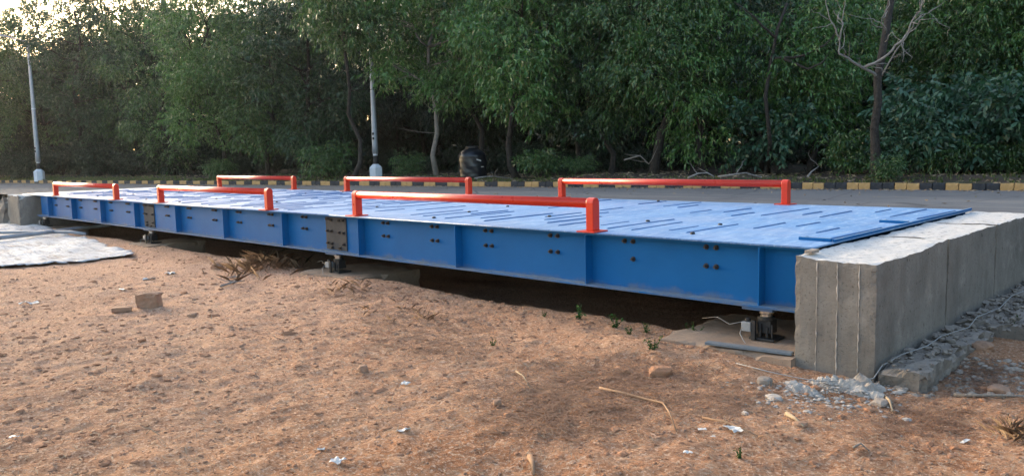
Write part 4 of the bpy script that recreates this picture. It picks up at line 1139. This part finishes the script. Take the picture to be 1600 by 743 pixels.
# scraps of plastic and paper
def scrap(u, v, w, h, seed, label, mat='plastic', crump=.4):
    rng = np.random.default_rng(seed); p = gpt(u, v, .008); n = 7; w, h = w * .82, h * .82
    X, Y = np.meshgrid(np.linspace(-w, w, n), np.linspace(-h, h, n)); a = rng.uniform(0, 3)
    k = 1 + .25 * vnoise(P3(X, Y, 30) + seed, seed); X, Y = X * k, Y * k
    Z = crump * w * (vnoise(P3(X, Y, 2.2 / w) + seed, 2) * .6 + .35)
    V = np.stack([p[0] + X * math.cos(a) - Y * math.sin(a), p[1] + X * math.sin(a) + Y * math.cos(a), p[2] + Z], -1).reshape(-1, 3)
    i = np.arange(n * n).reshape(n, n); F = np.stack([i[:-1, :-1], i[:-1, 1:], i[1:, 1:], i[1:, :-1]], -1).reshape(-1, 4).tolist()
    o = MB().add(V.tolist(), F).build('plastic_scrap', M[mat], smooth=False)
    md = o.modifiers.new('thickness', 'SOLIDIFY'); md.thickness = .002
    return tag(o, label, 'scrap', 'white scraps on the earth')
for k, a in enumerate([(1097, 672, .022, .014, 'small white scrap right of the tip of the long bent stick'), (1146, 673, .04, .028, 'crumpled white plastic scrap beside the thin dark twig'), (1075, 709, .025, .014, 'white and blue-grey scrap in the lower middle right'),
                       (1508, 691, .032, .009, 'narrow white strip lying alone at the lower right'), (266, 428, .06, .05, 'white scrap nearest the dry grass among those by the sheet'), (233, 437, .07, .03, 'wide white scrap in front of the tip of the white sheet'),
                       (190, 453, .09, .02, 'long pale scrap between the white sheet and the brown block'), (634, 601, .030, .03, 'crumpled clear and white scrap in the centre of the ground'), (632, 674, .035, .018, 'grey-white scrap in the lower centre'),
                       (528, 722, .035, .03, 'crumpled pale scrap near the bottom edge'), (22, 684, .025, .014, 'white scrap at the lower left edge'), (46, 475, .09, .03, 'pale scrap at the left under the white sheet'),
                       (1114, 684, .014, .01, 'tiny white scrap below the crumpled plastic'), (502, 704, .018, .014, 'tiny pale scrap left of the one at the bottom edge'), (362, 436, .09, .03, 'flat white scrap in front of the dry grass')]):
    scrap(a[0], a[1], a[2], a[3], 700 + k, a[4], crump=.15 if k in (0, 3, 6) else .5)
M['weed'] = leaf('weed_leaves', [(0, (.02, .05, .015)), (.6, (.04, .085, .025)), (1, (.07, .12, .04))], .1, .95)
M['weed'].node_tree.nodes['Principled BSDF'].inputs['Specular IOR Level'].default_value = .05
# weeds along the shadow of the platform, dry grass by the second support
def weed(u, v, h, label, n=26, mat='leaf_mid', seed=0):
    p = gpt(u, v); rng = np.random.default_rng(seed); root = empty('weed', tuple(p)); tag(root, label, 'weed', 'small weeds along the girder shadow')
    st = MB(); C, D = [], []
    rn = random.Random(seed)
    for k in range(5):
        e = Vector((rn.gauss(0, .35) * h, rn.gauss(0, .35) * h, h * rn.uniform(.6, 1.1))); pts = wob((0, 0, -.01), e, 4, .06, rn)
        st.tube(pts, [.003, .003, .0025, .002, .001], 5)
        for q in range(n // 5):
            s_ = pts[1 + q % 4]; C.append(s_); D.append((rn.gauss(0, 1), rn.gauss(0, 1), rn.gauss(.2, .5)))
    st.build('stem', M['weed'], root, smooth=True, off=(0, 0, 0))
    C, D = np.array([tuple(c) for c in C]), np.array(D)
    fast_mesh('foliage', leaf_quads(C, D, rng.uniform(.35, .6, len(C)) * h * .7, rng.uniform(.18, .3, len(C)) * h * .7, rng, .15), 4, M[mat], root)
for k, a in enumerate([(905, 498, .10, 'tallest small weed in the girder shadow, left of centre of the nearest bay'), (962, 512, .09, 'green weed second along the girder shadow'), (985, 523, .06, 'tiny weed between the second and the largest green one'),
                       (1022, 545, .07, 'low spreading weed at the corner of the nearest pad'), (1010, 520, .07, 'weed set back in the shade behind the low spreading one'), (1085, 522, .08, 'weed half hidden under the girder left of the nearest support'),
                       (850, 495, .04, 'tiny dark sprout left of the tallest weed'), (770, 540, .05, 'flat green weed out on the open earth'), (1155, 716, .04, 'small green sprout near the bottom by the white scraps'), (1580, 520, .09, 'weed growing beside the footing at right')]):
    weed(*a, seed=50 + k, mat='weed', n=40 if k in (1, 3) else 26)
rng = np.random.default_rng(61)
M['grey_straw'] = simple('grey_straw', (.24, .165, .11), (.40, .30, .215), 20, .95, 60, .2, .002)
def tuft(spots, n, h, label, cat='dry grass', mat='grey_straw'):
    P_ = [gpt(u + rng.normal(0, s), v + rng.normal(0, s * .28)) for u, v, s in spots for _ in range(5)]
    o = fast_mesh('dry_grass', blades(P_, max(5, int(n * .7)), h, rng, 1.9, .0013, .17), 5, M[mat]); return tag(o, label, cat, 'tufts of dry grass')
tuft([(400, 424, 18), (425, 415, 18), (440, 424, 14), (380, 428, 14), (410, 410, 12)], 11, .15, 'straggly tuft of dry grass beside the second support from the right')
tuft([(640, 480, 26), (665, 490, 18), (600, 488, 22)], 8, .05, 'low withered grass below the girder, centre')
tuft([(548, 455, 14), (520, 450, 12)], 8, .06, 'low withered grass in front of the second support')
tuft([(1592, 675, 6), (1597, 690, 5)], 12, .06, 'brown tuft cut by the right edge')

# grit, clods and needles everywhere on the earth
rng = np.random.default_rng(71)
def scatter(n, dmin, dmax, umin=-60, umax=1660):
    d = dmin * (dmax / dmin) ** rng.uniform(0, 1, n); u = rng.uniform(umin, umax, n)
    out = []
    D = RT * ((u - 800.0) / FPX)[:, None] + FW
    P_ = (CAM + D * (d / (D @ FH))[:, None])[:, :2]; ok = (P_[:, 1] < .5) & (P_[:, 0] < 2.2) & ~((P_[:, 0] > -.1) & (P_[:, 0] < .5) & (P_[:, 1] > -.3)) & ~inside(P_[:, 0], P_[:, 1])
    P_ = P_[ok]; return np.c_[P_, ground_z(P_[:, 0], P_[:, 1]) + fine_z(P_[:, 0], P_[:, 1])]
def pebbles(name, n, rs_, mat, seed, dmax=12, flat=.65):
    pts = scatter(n, 2.0, dmax); v0, f0 = ICO[0]; k = len(v0); m_ = len(pts)
    r_ = rs_[0] * (rs_[1] / rs_[0]) ** (rng.uniform(0, 1, m_) ** 2.2)
    r_ = r_ * np.clip(np.linalg.norm(pts[:, :2] - CAM[:2], axis=1) / 3.5, .7, 1.7)
    jit = 1 + rng.uniform(-.3, .3, (m_, k, 1)); V = v0[None] * jit * r_[:, None, None] * np.stack([rng.uniform(.7, 1.3, m_), rng.uniform(.7, 1.3, m_), np.full(m_, flat)], -1)[:, None]
    V = (V + pts[:, None]).reshape(-1, 3); F = (np.array(f0)[None] + (np.arange(m_) * k)[:, None, None]).reshape(-1, 3)
    o = mesh_obj(name, V, F.tolist(), M[mat]); return tag(o, kind='stuff')
pebbles('gravel', 6500, (.0025, .012), 'stone', 1)
pebbles('gravel', 1500, (.003, .012), 'clod', 2)
pebbles('earth_clods', 7500, (.003, .016), 'clod', 3, flat=.4)
pebbles('earth_clods', 500, (.012, .03), 'clod', 3, flat=.45)
def needles(n, spots, mat, L=(.03, .09), w=.0022, name='needle_litter'):
    P_ = []
    if spots:
        for u, v, su, sv, k in spots: P_.append(gpts(u + rng.normal(0, su, k), np.maximum(v + rng.normal(0, sv, k), 385)))
        P_ = np.concatenate(P_); P_ = P_[(P_[:, 1] < .6) & (P_[:, 1] > -8)]; P_[:, 2] += fine_z(P_[:, 0], P_[:, 1])
    else: P_ = scatter(n, 2.0, 9)
    P_[:, 2] += rng.uniform(.002, .014, len(P_)); k = len(P_)
    a = rng.uniform(0, 2 * np.pi, k); l = rng.uniform(*L, k); ww = w * np.clip(np.linalg.norm(P_[:, :2] - CAM[:2], axis=1) / 2.5, 1, 3)
    d = np.c_[np.cos(a), np.sin(a), rng.normal(0, .12, k)] * l[:, None] * .5; s_ = np.c_[-np.sin(a), np.cos(a), np.zeros(k)] * ww[:, None] * .5
    V = np.stack([P_ - d - s_, P_ - d + s_, P_ + d + s_, P_ + d - s_], 1).reshape(-1, 3)
    return tag(fast_mesh(name, V, 4, M[mat]), kind='stuff')
needles(0, [(900, 610, 80, 28, 2200), (860, 655, 70, 20, 1100), (1000, 590, 70, 16, 1000), (640, 500, 60, 14, 900), (690, 540, 50, 12, 700), (1120, 620, 50, 16, 700), (560, 460, 60, 8, 500), (1450, 660, 60, 16, 900), (1530, 590, 40, 16, 600)], 'needle')
needles(5000, None, 'straw', (.02, .07), .0018)
needles(4000, None, 'needle', (.02, .08), .002)

# ------------------------------------------------------------------ evening haze
hb = MB(); hb.box(-720, 720, -720, 720, -2.2, 17.0)
hm = bpy.data.materials.new('haze'); hm.use_nodes = True; hn = hm.node_tree.nodes; hn.clear()
ho = hn.new("ShaderNodeOutputMaterial"); hv = hn.new("ShaderNodeVolumePrincipled")
hv.inputs["Color"].default_value = (.86, .90, .96, 1); hv.inputs["Density"].default_value = .00017; hv.inputs["Anisotropy"].default_value = .72
hm.node_tree.links.new(hv.outputs[0], ho.inputs["Volume"])
tag(hb.build('haze', hm), kind='stuff')
